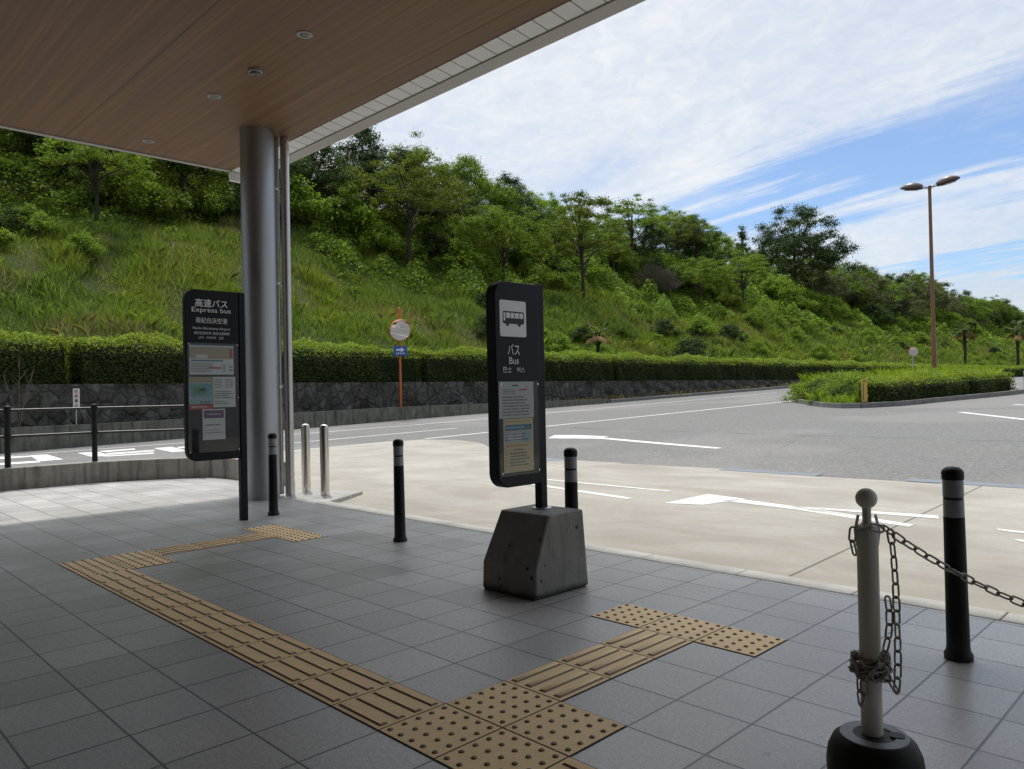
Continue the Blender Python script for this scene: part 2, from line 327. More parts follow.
M = dict(
    tile=mat_tiles(), asphalt=mat_asphalt(), apron=mat_apron(), stone=mat_stone(), wood=mat_wood(), slats=mat_slats(), hill=mat_soil_hill(),
    paint=mat_paint(), cover=mat_cover(),
    kerb=mat_concrete('granite_kerb', (.3, .29, .265), (.42, .41, .38), .15, False, False),
    wallc=mat_concrete('weathered_wall_concrete', (.19, .182, .155), (.33, .315, .27), .7),
    lowc=mat_concrete('mossy_low_wall_concrete', (.1, .1, .085), (.2, .195, .17), .8),
    block=mat_concrete('pitted_dark_concrete', (.20, .195, .183), (.30, .29, .272), .2, True, False),
    fascia=plain('grey_fascia_metal', (.36, .345, .32), .5, 0, .08, 2),
    tact=plain('tan_tactile_tile', (.86, .62, .33), .6, 0, .16, 9, .35),
    grout=plain('dark_tactile_grout', (.07, .055, .045), .9),
    slate=plain('slate_sign_metal', (.010, .012, .017), .5, 0, .1, 4, .22),
    black=plain('black_rubber', (.007, .007, .008), .55, 0, .2, 10, .2),
    band=plain('grey_reflective_band', (.26, .27, .285), .35, 0, .08, 60),
    dkband=plain('black_band_gap', (.01, .01, .011), .6),
    steel=mat_metal('polished_stainless', (.62, .58, .53), .16),
    column=mat_metal('brushed_silver_column', (.37, .385, .40), .46, (2, 2, .3), .08),
    pipe=mat_metal('steel_drainpipe', (.55, .52, .5), .3),
    rail=plain('black_fence_metal', (.009, .009, .010), .45, 0, .2, 8, .25),
    railtop=plain('dark_grey_rail_metal', (.016, .016, .017), .38, 0, .15, 8, .4),
    postw=plain('off_white_plastic_post', (.72, .70, .63), .5, 0, .07, 7, .4),
    based=plain('black_plastic_base', (.008, .008, .009), .6, 0, .2, 30, .25, .3),
    baset=plain('worn_grey_plastic_top', (.12, .13, .145), .45, 0, .15, 14),
    chain=plain('dull_steel_chain', (.36, .335, .30), .5, .4, .25, 90),
    white=plain('print_white', (.62, .62, .62), .6, 0, .03), letter=plain('lettering_grey_white', (.8, .8, .8), .55, 0, .03),
    pict=plain('pictogram_grey', (.78, .785, .79), .5, 0, .04), ink=plain('print_black', (.015, .015, .017), .6),
    paperg=plain('paper_pale_grey', (.50, .51, .52), .7, 0, .04), paperc=plain('paper_cream', (.62, .50, .31), .7, 0, .04),
    tanp=plain('paper_tan', (.40, .32, .20), .7, 0, .05), bluep=plain('print_blue', (.05, .16, .28), .6), skyp=plain('print_pale_blue', (.30, .42, .5), .6),
    teal=plain('print_teal', (.12, .33, .33), .6, 0, .4, 20), redp=plain('print_red', (.45, .06, .05), .6), purp=plain('print_purple', (.12, .05, .16), .6),
    txt=plain('print_small_text', (.13, .13, .14), .7), orangep=plain('print_orange', (.5, .28, .1), .6), greenp=plain('print_green', (.1, .25, .09), .6),
    orange=plain('orange_painted_pole', (.50, .115, .03), .45, 0, .12), mirror=mat_metal('mirror_surface', (.62, .62, .62), .06, (1, 1, 1), .01),
    blue=plain('sign_blue', (.02, .09, .34), .45, 0, .05), galv=mat_metal('galvanised_steel', (.5, .5, .5), .45),
    lamp=plain('brown_lamp_metal', (.18, .088, .044), .45, 0, .15, 3), lamphead=plain('dark_brown_lamp_head', (.06, .035, .03), .35), lampglass=plain('lamp_lens', (.35, .33, .3), .25),
    yellow=plain('faded_yellow_plate', (.52, .36, .08), .55, 0, .15), lightring=plain('white_light_ring', (.28, .28, .265), .4), lightdark=plain('dark_light_can', (.10, .095, .09), .3),
    bark=plain('dark_bark', (.05, .042, .032), .9, 0, .3, 5, .2, .8), barkg=plain('grey_bark', (.12, .11, .095), .9, 0, .3, 5, .2, .8), twig=plain('pale_twig', (.15, .125, .085), .8),
    building=plain('building_wall_panel', (.13, .12, .11), .6, 0, .06, 1), glassd=plain('dark_window_glass', (.02, .025, .03), .06, 0, .02),
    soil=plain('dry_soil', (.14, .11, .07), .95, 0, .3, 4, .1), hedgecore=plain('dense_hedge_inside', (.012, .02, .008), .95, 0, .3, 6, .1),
    sealer=plain('blue_grey_patch', (.13, .15, .175), .7, 0, .2, 3),
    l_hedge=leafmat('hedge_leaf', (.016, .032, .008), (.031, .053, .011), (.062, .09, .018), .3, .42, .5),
    l_hedgetop=leafmat('hedge_new_sunlit_leaf', (0.1058, 0.1680, 0.0230), (0.1764, 0.2554, 0.0365), (0.2705, 0.3494, 0.0576), .38, .45, .8),  # paler new growth, with sunlight on hedge tops put into its colour
    l_dark=leafmat('dark_evergreen_leaf', (.018, .038, .014), (.036, .064, .02), (.064, .10, .032), .32, .45),
    l_mid=leafmat('mid_green_leaf', (0.0473, 0.0927, 0.0166), (0.0992, 0.1674, 0.0258), (0.1860, 0.2640, 0.0460), .42, .5),
    l_lite=leafmat('yellow_green_leaf', (0.0676, 0.1185, 0.0184), (0.1297, 0.1996, 0.0313), (0.2084, 0.2834, 0.0506), .44, .5),
    l_kudzu=leafmat('broad_undergrowth_leaf', (0.0598, 0.1161, 0.0195), (0.1375, 0.2255, 0.0332), (0.2630, 0.3758, 0.0605), .45, .42, .35),
    l_grey=leafmat('grey_green_leaf', (.06, .075, .04), (.095, .115, .062), (.14, .155, .09), .3, .55),
    l_palm=leafmat('palm_frond', (.03, .05, .015), (.055, .085, .022), (.09, .11, .03), .3, .45), l_dead=leafmat('dead_palm_frond', (.13, .09, .045), (.2, .14, .07), (.27, .19, .1), .2, .7),
    twiggrey=leafmat('grey_bare_twig', (.07, .065, .06), (.11, .10, .095), (.16, .15, .14), .05, .8),
    grass=mat_grass('hill_grass_blade', ((0.0612, 0.1064, 0.0220), (0.1409, 0.2171, 0.0440), (0.2878, 0.3780, 0.0880)), (.30, .235, .13), .7),
    weed=mat_grass('bright_weed_blade', ((0.1411, 0.2218, 0.0230), (0.2352, 0.3427, 0.0346), (0.3410, 0.4502, 0.0576)), (.3, .26, .1), .25),
    drygrass=mat_grass('dry_grass_blade', ((.11, .115, .05), (.17, .16, .08), (.26, .23, .13))),
)

# ------------------------------------------------------------------ terrain
CAM = (1.88509, -1.79136, 1.14378)
def gz(x, y):
    y = np.asarray(y, float); x = np.asarray(x, float)
    t = y-2.55; t = np.where(t > 50, 50 + 20*(1-np.exp(-(t-50)/20)), t)
    t = np.maximum(t, -25)
    return .027*t - .0105*np.clip(-x-1, 0, 21.5)
def GZ(x, y): return float(gz(x, y))
def hz(x, y):
    """hillside height"""
    x = np.asarray(x, float); y = np.asarray(y, float); P = 1.885-x
    z = 1.62 + np.where(P > 26.4, .54*(np.minimum(P, 42)-26.4), 0) + np.where(P > 42, .80*(np.minimum(P, 47.5)-42), 0) + np.where(P > 47.5, 3*(1-np.exp(-(P-47.5)/8)), 0)
    amp = np.clip((P-26)/6, 0, 1)
    z = z + amp*(.35*np.sin(x*.55+y*.21)+.28*np.sin(y*.47+1.3)*np.cos(x*.38)+.16*np.sin(y*1.1+x*.9)+.45*np.sin(y*.09+.5))
    return z + np.clip(y-120, 0, 200)*.004
def HZ(x, y): return float(hz(x, y))

def sheet(name, xs, ys, f, mat, smooth=True):
    X, Y = np.meshgrid(xs, ys); Z = f(X, Y); nx, ny = len(xs), len(ys)
    V = np.stack([X, Y, Z], -1).reshape(-1, 3)
    mb = MB(); mb.v = [tuple(map(float, p)) for p in V]
    for j in range(ny-1):
        for i in range(nx-1):
            a = j*nx+i; mb.f.append((a, a+1, a+nx+1, a+nx)); mb.m.append(0); mb.s.append(False)
    me = bpy.data.meshes.new(name); me.from_pydata(mb.v, [], mb.f); me.materials.append(mat)
    me.polygons.foreach_set('use_smooth', [smooth]*len(me.polygons)); me.update()
    return link(bpy.data.objects.new(name, me))
# one ground sheet (asphalt) to the horizon; drops out under the raised paving
gx = np.unique(np.concatenate([np.linspace(-900, -60, 12), np.linspace(-60, -1, 40), np.linspace(-1, 60, 12), np.linspace(60, 900, 8)]))
gy = np.unique(np.concatenate([np.linspace(-600, -30, 8), np.linspace(-30, 60, 46), np.linspace(60, 140, 30), np.linspace(140, 1500, 12)]))
tag(sheet('asphalt_road', gx, gy, lambda x, y: gz(x, y)-.008-np.where((y < 2.5) & (x > -9.5), .5, 0), M['asphalt']),
    'weathered grey asphalt road and bus turning area', 'road', kind='structure')
hx = np.concatenate([np.linspace(-230, -64, 16), np.linspace(-62, -24.6, 90), [-24.2, -23.35]])
hy = np.concatenate([np.linspace(-90, -14, 14), np.linspace(-12, 130, 190), np.linspace(132, 420, 60)])
tag(sheet('hillside', hx, hy, hz, M['hill'], True), 'steep green hillside rising behind the hedge', 'hill', kind='structure')

def drape(name, poly, dz, mat, label, cat, kind='structure'):
    """flat polygon laid on the terrain, cut finely enough to follow it"""
    bm = bmesh.new(); vs = [bm.verts.new((x, y, 0)) for x, y in poly]; bm.faces.new(vs)
    xs = [p[0] for p in poly]; ys = [p[1] for p in poly]
    if max(xs) > -1.0 > min(xs): bmesh.ops.bisect_plane(bm, geom=bm.verts[:]+bm.edges[:]+bm.faces[:], plane_co=(-1, 0, 0), plane_no=(1, 0, 0))
    if max(xs) > -22.5 > min(xs): pass
    bmesh.ops.triangulate(bm, faces=bm.faces[:])
    for v in bm.verts: v.co.z = GZ(v.co.x, v.co.y)+dz
    me = bpy.data.meshes.new(name); bm.normal_update()
    for f in bm.faces:
        if f.normal.z < 0: f.normal_flip()
    bm.to_mesh(me); bm.free(); me.materials.append(mat)
    o = link(bpy.data.objects.new(name, me)); return tag(o, label, cat, kind=kind)
drape('concrete_apron', [(-8.4, 2.62), (16, 2.62), (16, 7.0), (5, 7.0), (-.6, 7.0), (-.6, 6.86), (-1.9, 6.86), (-1.9, 7.08), (-2.4, 7.08), (-2.4, 6.96), (-3.2, 6.96), (-3.2, 7.12), (-4.9, 7.12), (-4.9, 7.2), (-6.1, 7.22), (-7.6, 7.6), (-9.0, 8.4), (-10.2, 9.2), (-11.4, 9.62), (-12.6, 9.5), (-12.85, 8.9), (-13.2, 7.3), (-13.4, 3.2), (-8.4, 3.2)], -.004, M['apron'],
      'pale stained concrete bus bay along the kerb', 'bus bay')
for pl in ([(-3.2, 6.97), (-1.9, 6.87), (-1.9, 7.09), (-2.4, 7.09), (-3.2, 7.25)], [(-.95, 6.88), (.2, 6.90), (.2, 7.12), (-.95, 7.12)], [(-7.3, 7.0), (-6.3, 6.85), (-5.9, 7.22), (-6.3, 7.28)]):
    drape('sealed_patch', pl, -.001, M['sealer'], 'blue grey sealed patch along the edge of the concrete', 'road patch')
# plaza paving
pv = MB(); outline = [(-9.8, -14), (16, -14), (16, 2.43), (-5.40, 2.43), (-5.42, 2.62), (-5.83, 3.32), (-6.7, 3.0), (-8.38, 2.96), (-9.06, 2.86), (-9.52, 2.22), (-9.78, 1.5), (-9.8, .4)]
pv.prism(outline, lambda a, b, d: (a, b, d), -.3, 0.0)
tag(pv.build('tiled_pavement', M['tile']), 'grey square tiled pavement under the canopy', 'pavement', kind='structure')
kb = MB(); x = -5.38
while x < 16:
    kb.box(x, 2.438, -.25, min(x+.694, 16), 2.612, .003); x += .70
tag(kb.build('kerb_strip', M['kerb'], None, .004, 1), 'pale granite kerb stones flush with the paving', 'kerb', kind='structure')

# ------------------------------------------------------------------ tactile paving (bars and domes are real relief)
S = .3
tc = MB(); dome_prof = [(.0105, 0), (.0096, .0028), (.0072, .0046), (.0002, .0052)]
def ttile(u, v, kind):
    x0, y0 = u*S, v*S; g = .004; z0 = .0035
    tc.box(x0, y0, .0, x0+S, y0+S, .0022, 1)
    tc.box(x0+g, y0+g, .001, x0+S-g, y0+S-g, z0, 0)
    if kind == 'dot':
        for i in range(5):
            for j in range(5):
                cx, cy = x0+.03+i*.06, y0+.03+j*.06; vs = []; fs = []; n = 10
                for r, z in dome_prof:
                    for k in range(n):
                        a = 2*math.pi*k/n; vs.append((cx+r*math.cos(a), cy+r*math.sin(a), z0+z))
                for q in range(3):
                    for k in range(n): fs.append((q*n+k, q*n+(k+1) % n, (q+1)*n+(k+1) % n, (q+1)*n+k))
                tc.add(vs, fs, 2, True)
    else:
        for i in range(4):
            c = .0375+i*.075; a0, a1 = .016, S-.016; w, t = .0175, .0115; h = .0055
            P = [(a0, c-w), (a1, c-w), (a1, c+w), (a0, c+w), (a0+.008, c-t), (a1-.008, c-t), (a1-.008, c+t), (a0+.008, c+t)]
            vs = []
            for q, (a, b) in enumerate(P):
                z = z0 if q < 4 else z0+h
                vs.append((x0+a, y0+b, z) if kind == 'bu' else (x0+b, y0+a, z))
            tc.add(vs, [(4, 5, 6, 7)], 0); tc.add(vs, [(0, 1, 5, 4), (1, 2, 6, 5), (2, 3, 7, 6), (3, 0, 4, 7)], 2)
def dusty(name, c, dust, rough):
    m = NT(name); v = m.coord(); a = m.noise(m.map(v, (6, 6, 1.2)), 3.0, 6, .7); b = m.noise(v, 60, 3, .7); z = m.n('ShaderNodeSeparateXYZ', Vector=v).outputs[2]
    f = m.math('ADD', m.ramp(a, [(.5, 0.0), (.75, .55)]), m.math('MULTIPLY', m.ramp(z, [(.0, .7), (.16, 0.0)]), m.ramp(b, [(.3, .2), (.7, 1.0)])), clamp=True)
    m.P(Base_Color=m.mix(f, c, dust), Roughness=m.ramp(a, [(.3, rough-.1), (.7, rough+.15)]), Specular_IOR_Level=.25); return m.mat
M['black'] = dusty('dusty_black_rubber', (.007, .007, .008), (.05, .047, .043), .5)
M['based'] = dusty('dusty_black_base', (.008, .008, .009), (.045, .043, .04), .55)
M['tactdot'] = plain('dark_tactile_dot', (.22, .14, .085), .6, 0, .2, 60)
for u in (-1, 0):
    for v in (-1, 0): ttile(u, v, 'dot')
for u in range(-12, -1): ttile(u, -1, 'bu')
for u in range(1, 9): ttile(u, -1, 'bu')
for u, v in ((-14, -1), (-13, -1), (-14, 0), (-13, 0)): ttile(u, v, 'dot')
for v in (1, 2, 3): ttile(-1, v, 'bv'); ttile(-14, v, 'bv')
for u in (-2, -1, 0): ttile(u, 4, 'dot')
for u in (-15, -14, -13): ttile(u, 4, 'dot')
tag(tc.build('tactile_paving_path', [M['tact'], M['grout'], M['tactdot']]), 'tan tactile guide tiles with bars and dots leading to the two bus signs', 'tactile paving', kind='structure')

# ------------------------------------------------------------------ road markings
def stripe(pts, w): 
    L = []; Rr = []
    for i, p in enumerate(pts):
        a = Vector(pts[max(i-1, 0)]); b = Vector(pts[min(i+1, len(pts)-1)]); t = (b-a).normalized(); n = Vector((-t.y, t.x))*w/2
        L.append(tuple(Vector(p)+n)); Rr.append(tuple(Vector(p)-n))
    return Rr+L[::-1]
def marks(name, polys, label, cat='road marking'):
    mb = MB()
    for pl in polys:
        dz = -.005 if name in ('lane_line','lane_dash','edge_line','tapered_mark','island_line','lane_character_hook','lane_character_blob','lane_character_bar') else -.001
        mb.add([(a, b, GZ(a, b)+dz) for a, b in pl], [tuple(range(len(pl)))])
    return tag(mb.build(name, M['paint']), label, cat, kind='structure')
def seg(a, b, w, n=1):
    A, B = Vector(a), Vector(b); return [stripe([tuple(A.lerp(B, i/n)), tuple(A.lerp(B, (i+1)/n))], w) for i in range(n)]
marks('lane_line', seg((-12.72, 9.7), (-12.05, 28), .16) + seg((-13.25, 7.0), (-12.85, 9.1), .13) + seg((-13.5, 3.2), (-13.25, 7.0), .13), 'long white lane line from the concrete bay to the traffic island')
marks('lane_dash', seg((-15.9, 5.5), (-15.25, 12.9), .14), 'white lane dash on the asphalt beyond the steel bollards')
marks('edge_line', seg((-21.2, -6), (-21.0, 3), .14)+seg((-21.0, 3), (-19.6, 8.5), .14)+seg((-19.6, 8.5), (-18.7, 14), .14)+seg((-18.7, 14), (-18.5, 40), .14), 'thin white edge line along the foot of the low wall')
marks('tapered_mark', [[(-9.95, 11.3), (-9.45, 10.55), (-8.1, 10.7), (-8.3, 11.0), (-8.3, 11.25), (-9.35, 11.42)], [(-8.1, 10.7), (-6.3, 10.02), (-4.72, 9.5), (-4.66, 9.64), (-6.2, 10.2), (-8.3, 11.0)]], 'white marking with a thick head tapering to a line on the asphalt')
marks('thin_bay_line', seg((-4.9, 5.3), (-2.74, 5.15), .06)+seg((-4.6, 4.9), (-2.81, 4.54), .09), 'two thin white lines on the concrete beside the bus sign')
marks('arrow_mark', [[(-2.35, 4.47), (-1.98, 4.56), (-1.79, 5.05), (-2.28, 5.16)], [(-1.96, 4.86), (-1.12, 4.72), (-.13, 4.47), (-.13, 4.58), (-1.05, 4.84), (-1.83, 5.02)], [(-1.25, 4.87), (-1.05, 4.84), (-.05, 4.92), (-.1, 5.06)]], 'forked white arrow on the concrete behind the chain post')
marks('bay_corner_mark', [[(.38, 4.75), (.42, 4.68), (1.4, 4.55), (1.4, 4.66)], [(.55, 4.43), (.62, 4.36), (1.5, 4.2), (1.5, 4.45)]], 'white bay marking past the banded post on the right')
marks('island_line', seg((-3.7, 19.5), (-1.2, 15.9), .16)+seg((-3.3, 23), (-1.0, 20.8), .16), 'white guide lines on the asphalt right of the planted island')
marks('lane_character_hook', [[(-20.8, 2.52), (-20.28, 3.05), (-19.68, 2.96), (-19.85, 2.34)], [(-20.37, 3.07), (-20.12, 3.4), (-17.56, 3.12), (-17.66, 2.66)], [(-18.31, 2.05), (-17.87, 2.71), (-17.29, 2.6), (-17.62, 1.92)]], 'painted white road character left of the middle fence post')
marks('lane_character_blob', [[(-19.64, 3.96), (-19.36, 4.35), (-17.41, 4.06), (-17.54, 3.7)], [(-19.62, 4.43), (-19.38, 5.25), (-18.83, 5.09), (-18.9, 4.4)], [(-18.41, 4.25), (-17.98, 5.24), (-17.49, 5.09), (-17.74, 4.14)], [(-17.48, 4.1), (-17.1, 4.92), (-16.58, 4.75), (-17.2, 3.8)]], 'painted white road character behind the middle fence post')
marks('lane_character_bar', [[(-18.72, 5.5), (-18.62, 5.92), (-16.43, 5.46), (-16.54, 5.14)], [(-18.3, 5.92), (-18.26, 6.19), (-17.69, 5.96), (-17.7, 5.76)]], 'painted white road character beside the tall express bus sign')

# ------------------------------------------------------------------ canopy with its column
cp = empty('station_canopy', (-6.2, 2.3, 0)); tag(cp, 'wide brown wood soffit canopy with white edge carried on a silver column', 'canopy')
def sub(o, p):   # parent keeping world position
    o.parent = p; o.matrix_parent_inverse = Matrix.Translation(-Vector(p.location)); return o
def P_(mb, name, mats, parent, bevel=0, seg_=2): return sub(mb.build(name, mats, None, bevel, seg_), parent)
P_(MB().box(-7.86, -14, 4.18, 16, 2.70, 4.26), 'soffit', M['wood'], cp)
P_(MB().prism([(2.706, 4.172), (2.897, 4.150), (2.897, 4.24), (2.706, 4.24)], lambda a, b, d: (d, a, b), -7.9, 16), 'edge_panel', M['slats'], cp)
f = MB().prism([(2.901, 4.135), (3.10, 4.150), (3.13, 4.2), (3.13, 4.62), (2.901, 4.62)], lambda a, b, d: (d, a, b), -7.9, 16)
f.box(-7.94, -14, 4.165, -7.866, 2.88, 4.62); P_(f, 'fascia', M['fascia'], cp, .006)
P_(MB().box(-7.93, 2.70, 4.045, -7.868, 2.93, 4.163), 'end_cap', M['slats'], cp, .004)
P_(MB().box(-7.85, -14, 4.27, 16, 2.88, 4.6), 'roof_slab', M['fascia'], cp)
CX, CY = -6.255, 2.27
P_(MB().lathe([(.187, 0.0), (.187, 4.179)], CX, CY, 48), 'column', M['column'], cp)
dp = P_(MB().lathe([(.05, 0), (.05, 4.179)], -6.222, 2.592, 24).lathe([(.055, .0), (.055, .16)], -6.222, 2.592, 24), 'drainpipe', M['pipe'], cp)
dq = P_(MB().lathe([(.026, .02), (.026, 4.179)], -6.285, 2.52, 16), 'conduit_pipe', M['pipe'], cp)
for z in (1.25, 2.45, 3.55):
    b = MB().box(-6.315, 2.49, z, -6.245, 2.55, z+.03); P_(b, 'bracket', M['pipe'], cp, .004)
wl = MB().box(-7.86, -5.3, 0, 16, -5.1, 4.18).box(-7.7, -14, 4.62, 16, -3.0, 8.2); P_(wl, 'rear_wall', M['building'], cp)
wg = MB()
for k in range(9): wg.box(-6.9+k*2.4, -5.095, .25, -4.8+k*2.4, -5.06, 2.7)
P_(wg, 'rear_window', M['glassd'], cp)
for (lx, ly), lab in (((-7.38, 1.48), 'round recessed downlight nearest the column end of the wood soffit'), ((-5.57, 1.48), 'round recessed downlight in the middle of the wood soffit row'), ((-3.79, 1.48), 'round recessed downlight nearest the top edge of the picture')):
    e = empty('recessed_downlight', (lx, ly, 4.18)); tag(e, lab, 'ceiling light', 'round downlights in the soffit')
    P_(MB().lathe([(.062, 4.17), (.067, 4.174), (.067, 4.19)], lx, ly, 28), 'trim_ring', M['lightring'], e)
    P_(MB().lathe([(.001, 4.168), (.042, 4.168), (.044, 4.169)], lx, ly, 24), 'lens', M['lightdark'], e)
e = empty('ceiling_sensor', (-4.72, 1.50, 4.18)); tag(e, 'small domed white sensor between two downlights on the wood soffit', 'sensor')
P_(MB().lathe([(.03, 4.125), (.045, 4.135), (.05, 4.15)], -4.72, 1.5, 20), 'sensor_head', M['lightdark'], e)
P_(MB().lathe([(.05, 4.1505), (.062, 4.155), (.062, 4.179)], -4.72, 1.5, 24), 'sensor_base', M['lightring'], e)

# ------------------------------------------------------------------ bus signs (face +x, post at the +y end)
def rounded(y0, z0, y1, z1, r, corners=(1, 1, 1, 1), n=7):
    """outline (y,z), corners: bottom-left, bottom-right, top-right, top-left"""
    out = []
    for (cy, cz, a0, on) in ((y0+r, z0+r, 180, corners[0]), (y1-r, z0+r, 270, corners[1]), (y1-r, z1-r, 0, corners[2]), (y0+r, z1-r, 90, corners[3])):
        if on:
            for k in range(n+1): a = R(a0+90*k/n); out.append((cy+r*math.cos(a), cz+r*math.sin(a)))
        else: out.append((y0 if a0 in (180, 90) else y1, z0 if a0 in (180, 270) else z1))
    return out
def line(parent, *a, **k):
    mb = MB(); text_into(mb, *a, **k); return P_(mb, 'lettering', M['letter'], parent)
def text_into(mb, body, cy, cz, width=None, height=None, x=0.0, mi=0, bold=.0, align='C'):
    c = bpy.data.curves.new('txt', 'FONT'); c.body = body; c.resolution_u = 3; c.offset = bold
    o = bpy.data.objects.new('txt', c); COL.objects.link(o); dg = bpy.context.evaluated_depsgraph_get(); dg.update()
    me = bpy.data.meshes.new_from_object(o.evaluated_get(dg))
    V = np.array([v.co[:] for v in me.vertices]); F = [tuple(p.vertices) for p in me.polygons]
    bpy.data.objects.remove(o); bpy.data.curves.remove(c); bpy.data.meshes.remove(me)
    if not len(V): return
    mn, mx = V.min(0), V.max(0); s = (mx-mn)
    ky = (height or 1)/s[1]; kx = (width/s[0]) if width else ky
    if not height: ky = kx
    Y = (V[:, 0]-(mn[0]+mx[0])/2)*kx + cy; Z = (V[:, 1]-(mn[1]+mx[1])/2)*ky + cz
    mb.add([(x, a, b) for a, b in zip(Y, Z)], F, mi)
def quad(mb, x, y0, z0, y1, z1, mi): mb.add([(x, y0, z0), (x, y1, z0), (x, y1, z1), (x, y0, z1)], [(0, 1, 2, 3)], mi)
def scrib(mb, x, y0, z0, y1, z1, n, mi, h=.45, g=random.Random(3), fill=.8):
    dz = (z1-z0)/n
    for k in range(n):
        y = y0; zz = z1-(k+.5)*dz; end = y0+(y1-y0)*g.uniform(.7, 1)
        while y < end:
            w = g.uniform(.006, .02); quad(mb, x, y, zz-dz*h/2, min(y+w, end), zz+dz*h/2, mi); y += w+g.uniform(.002, .006)
PM = [M[k] for k in ('paperg', 'paperc', 'tanp', 'bluep', 'skyp', 'teal', 'redp', 'purp', 'txt', 'white', 'orangep', 'greenp', 'ink')]
PI = {k: i for i, k in enumerate(('grey', 'cream', 'tan', 'blue', 'sky', 'teal', 'red', 'pur', 'txt', 'white', 'orange', 'green', 'ink'))}
def poster(parent, x, y0, z0, y1, z1, base, items):
    mb = MB(); mb.box(x-.0006, y0, z0, x, y1, z1, PI[base]); w, h = y1-y0, z1-z0; k = 1
    for it in items:
        a, b, c, d, mi = it[:5]; xx = x+.0003*k; k += .15
        if len(it) > 5: scrib(mb, xx, y0+a*w, z0+b*h, y0+c*w, z0+d*h, it[5], PI[mi])
        else: quad(mb, xx, y0+a*w, z0+b*h, y0+c*w, z0+d*h, PI[mi])
    return P_(mb, 'poster', PM, parent)

# right sign with its concrete block
sg = empty('bus_stop_sign', (-1.22, 1.53, .45)); tag(sg, 'slate bus stop sign with grey bus pictogram standing in a concrete block', 'bus sign')
XF = -1.185
pan = MB().prism(rounded(1.155, .606, 1.512, 1.776, .085, (1, 0, 0, 1)), lambda a, b, d: (d, a, b), XF-.075, XF)
P_(pan, 'sign_panel', M['slate'], sg, .006)
P_(MB().box(-1.250, 1.515, .45, -1.196, 1.570, 1.787), 'post', M['slate'], sg, .006)
pl = MB().prism(rounded(1.190, 1.462, 1.402, 1.668, .012), lambda a, b, d: (d, a, b), XF, XF+.002)
plate = P_(pl, 'pictogram_plate', M['pict'], sg)
bs = MB(); x1 = XF+.0026
bs.add([(x1, y, z) for y, z in rounded(1.213, 1.535, 1.385, 1.606, .010)], [tuple(range(32))], 0)
for cy in (1.249, 1.345): bs.add([(x1+.0002, cy+.013*math.cos(a*R(20)), 1.533+.013*math.sin(a*R(20))) for a in range(18)], [tuple(range(18))], 0)
for k in range(4): quad(bs, x1+.0005, 1.240+k*.0355, 1.567, 1.270+k*.0355, 1.598, 1)
quad(bs, x1+.0005, 1.219, 1.552, 1.233, 1.598, 1)
P_(bs, 'bus_pictogram', [M['ink'], M['pict']], sg)
line(sg, 'バス', 1.297, 1.389, .095, .062, XF+.0015, 0, .004); line(sg, 'Bus', 1.297, 1.326, None, .040, XF+.0015); line(sg, '巴士', 1.244, 1.274, None, .033, XF+.0015); line(sg, '버스', 1.352, 1.274, None, .033, XF+.0015)

X2 = XF+.002
poster(sg, X2+.002, 1.168, .997, 1.450, 1.205, 'grey', [(.1, .05, .9, .62, 'txt', 7), (.38, .84, .62, .95, 'ink', 1), (.12, .66, .5, .8, 'txt', 3), (.58, .76, .8, .8, 'red'), (.78, .76, .8, .9, 'red')])
poster(sg, X2+.001, 1.200, .690, 1.442, .994, 'cream', [(.04, .92, .96, .97, 'orange', 1), (.05, .78, .95, .89, 'blue'), (.1, .8, .9, .87, 'sky', 1), (.05, .56, .95, .76, 'sky'), (.1, .58, .6, .74, 'white'), (.08, .58, .95, .74, 'txt', 3), (.05, .46, .9, .53, 'orange', 1), (.35, .40, .7, .44, 'ink', 1), (.2, .1, .92, .38, 'txt', 5), (.06, .1, .12, .38, 'orange', 4)])
cv = MB().box(X2+.008, 1.163, .672, X2+.012, 1.480, 1.208); P_(cv, 'clear_cover', M['cover'], sg)
for y, z in ((1.173, 1.19), (1.470, 1.19), (1.173, .69), (1.470, .69)):
    P_(MB().lathe([(.006, 0), (.006, .006), (.002, .008)], 0, 0, 12, M=Matrix.Translation((X2+.012, y, z)) @ Matrix.Rotation(R(90), 4, 'Y')), 'stud', M['steel'], sg)
bl = empty('concrete_block', (-1.2, 1.43, 0)); tag(bl, 'pitted dark concrete block with a sloped side carrying the bus pictogram sign', 'sign base')
b = MB()
b.add([(-1.415, 1.205, .006), (-.995, 1.220, .006), (-.985, 1.66, .006), (-1.41, 1.65, .006), (-1.41, 1.208, .165), (-.995, 1.223, .165), (-1.382, 1.335, .45), (-1.008, 1.35, .45), (-1.005, 1.645, .45), (-1.385, 1.635, .45)],
      [(3, 2, 1, 0), (0, 1, 5, 4), (4, 5, 7, 6), (6, 7, 8, 9), (1, 2, 8, 7, 5), (2, 3, 9, 8), (3, 0, 4, 6, 9)])
P_(b, 'block_body', M['block'], bl, .012, 3)
P_(MB().box(-1.40, 1.21, .0, -1.0, 1.648, .012), 'rubber_mat', M['black'], bl)
P_(MB().lathe([(.06, .449), (.06, .456), (.045, .458)], -1.226, 1.53, 24), 'collar', M['galv'], bl)

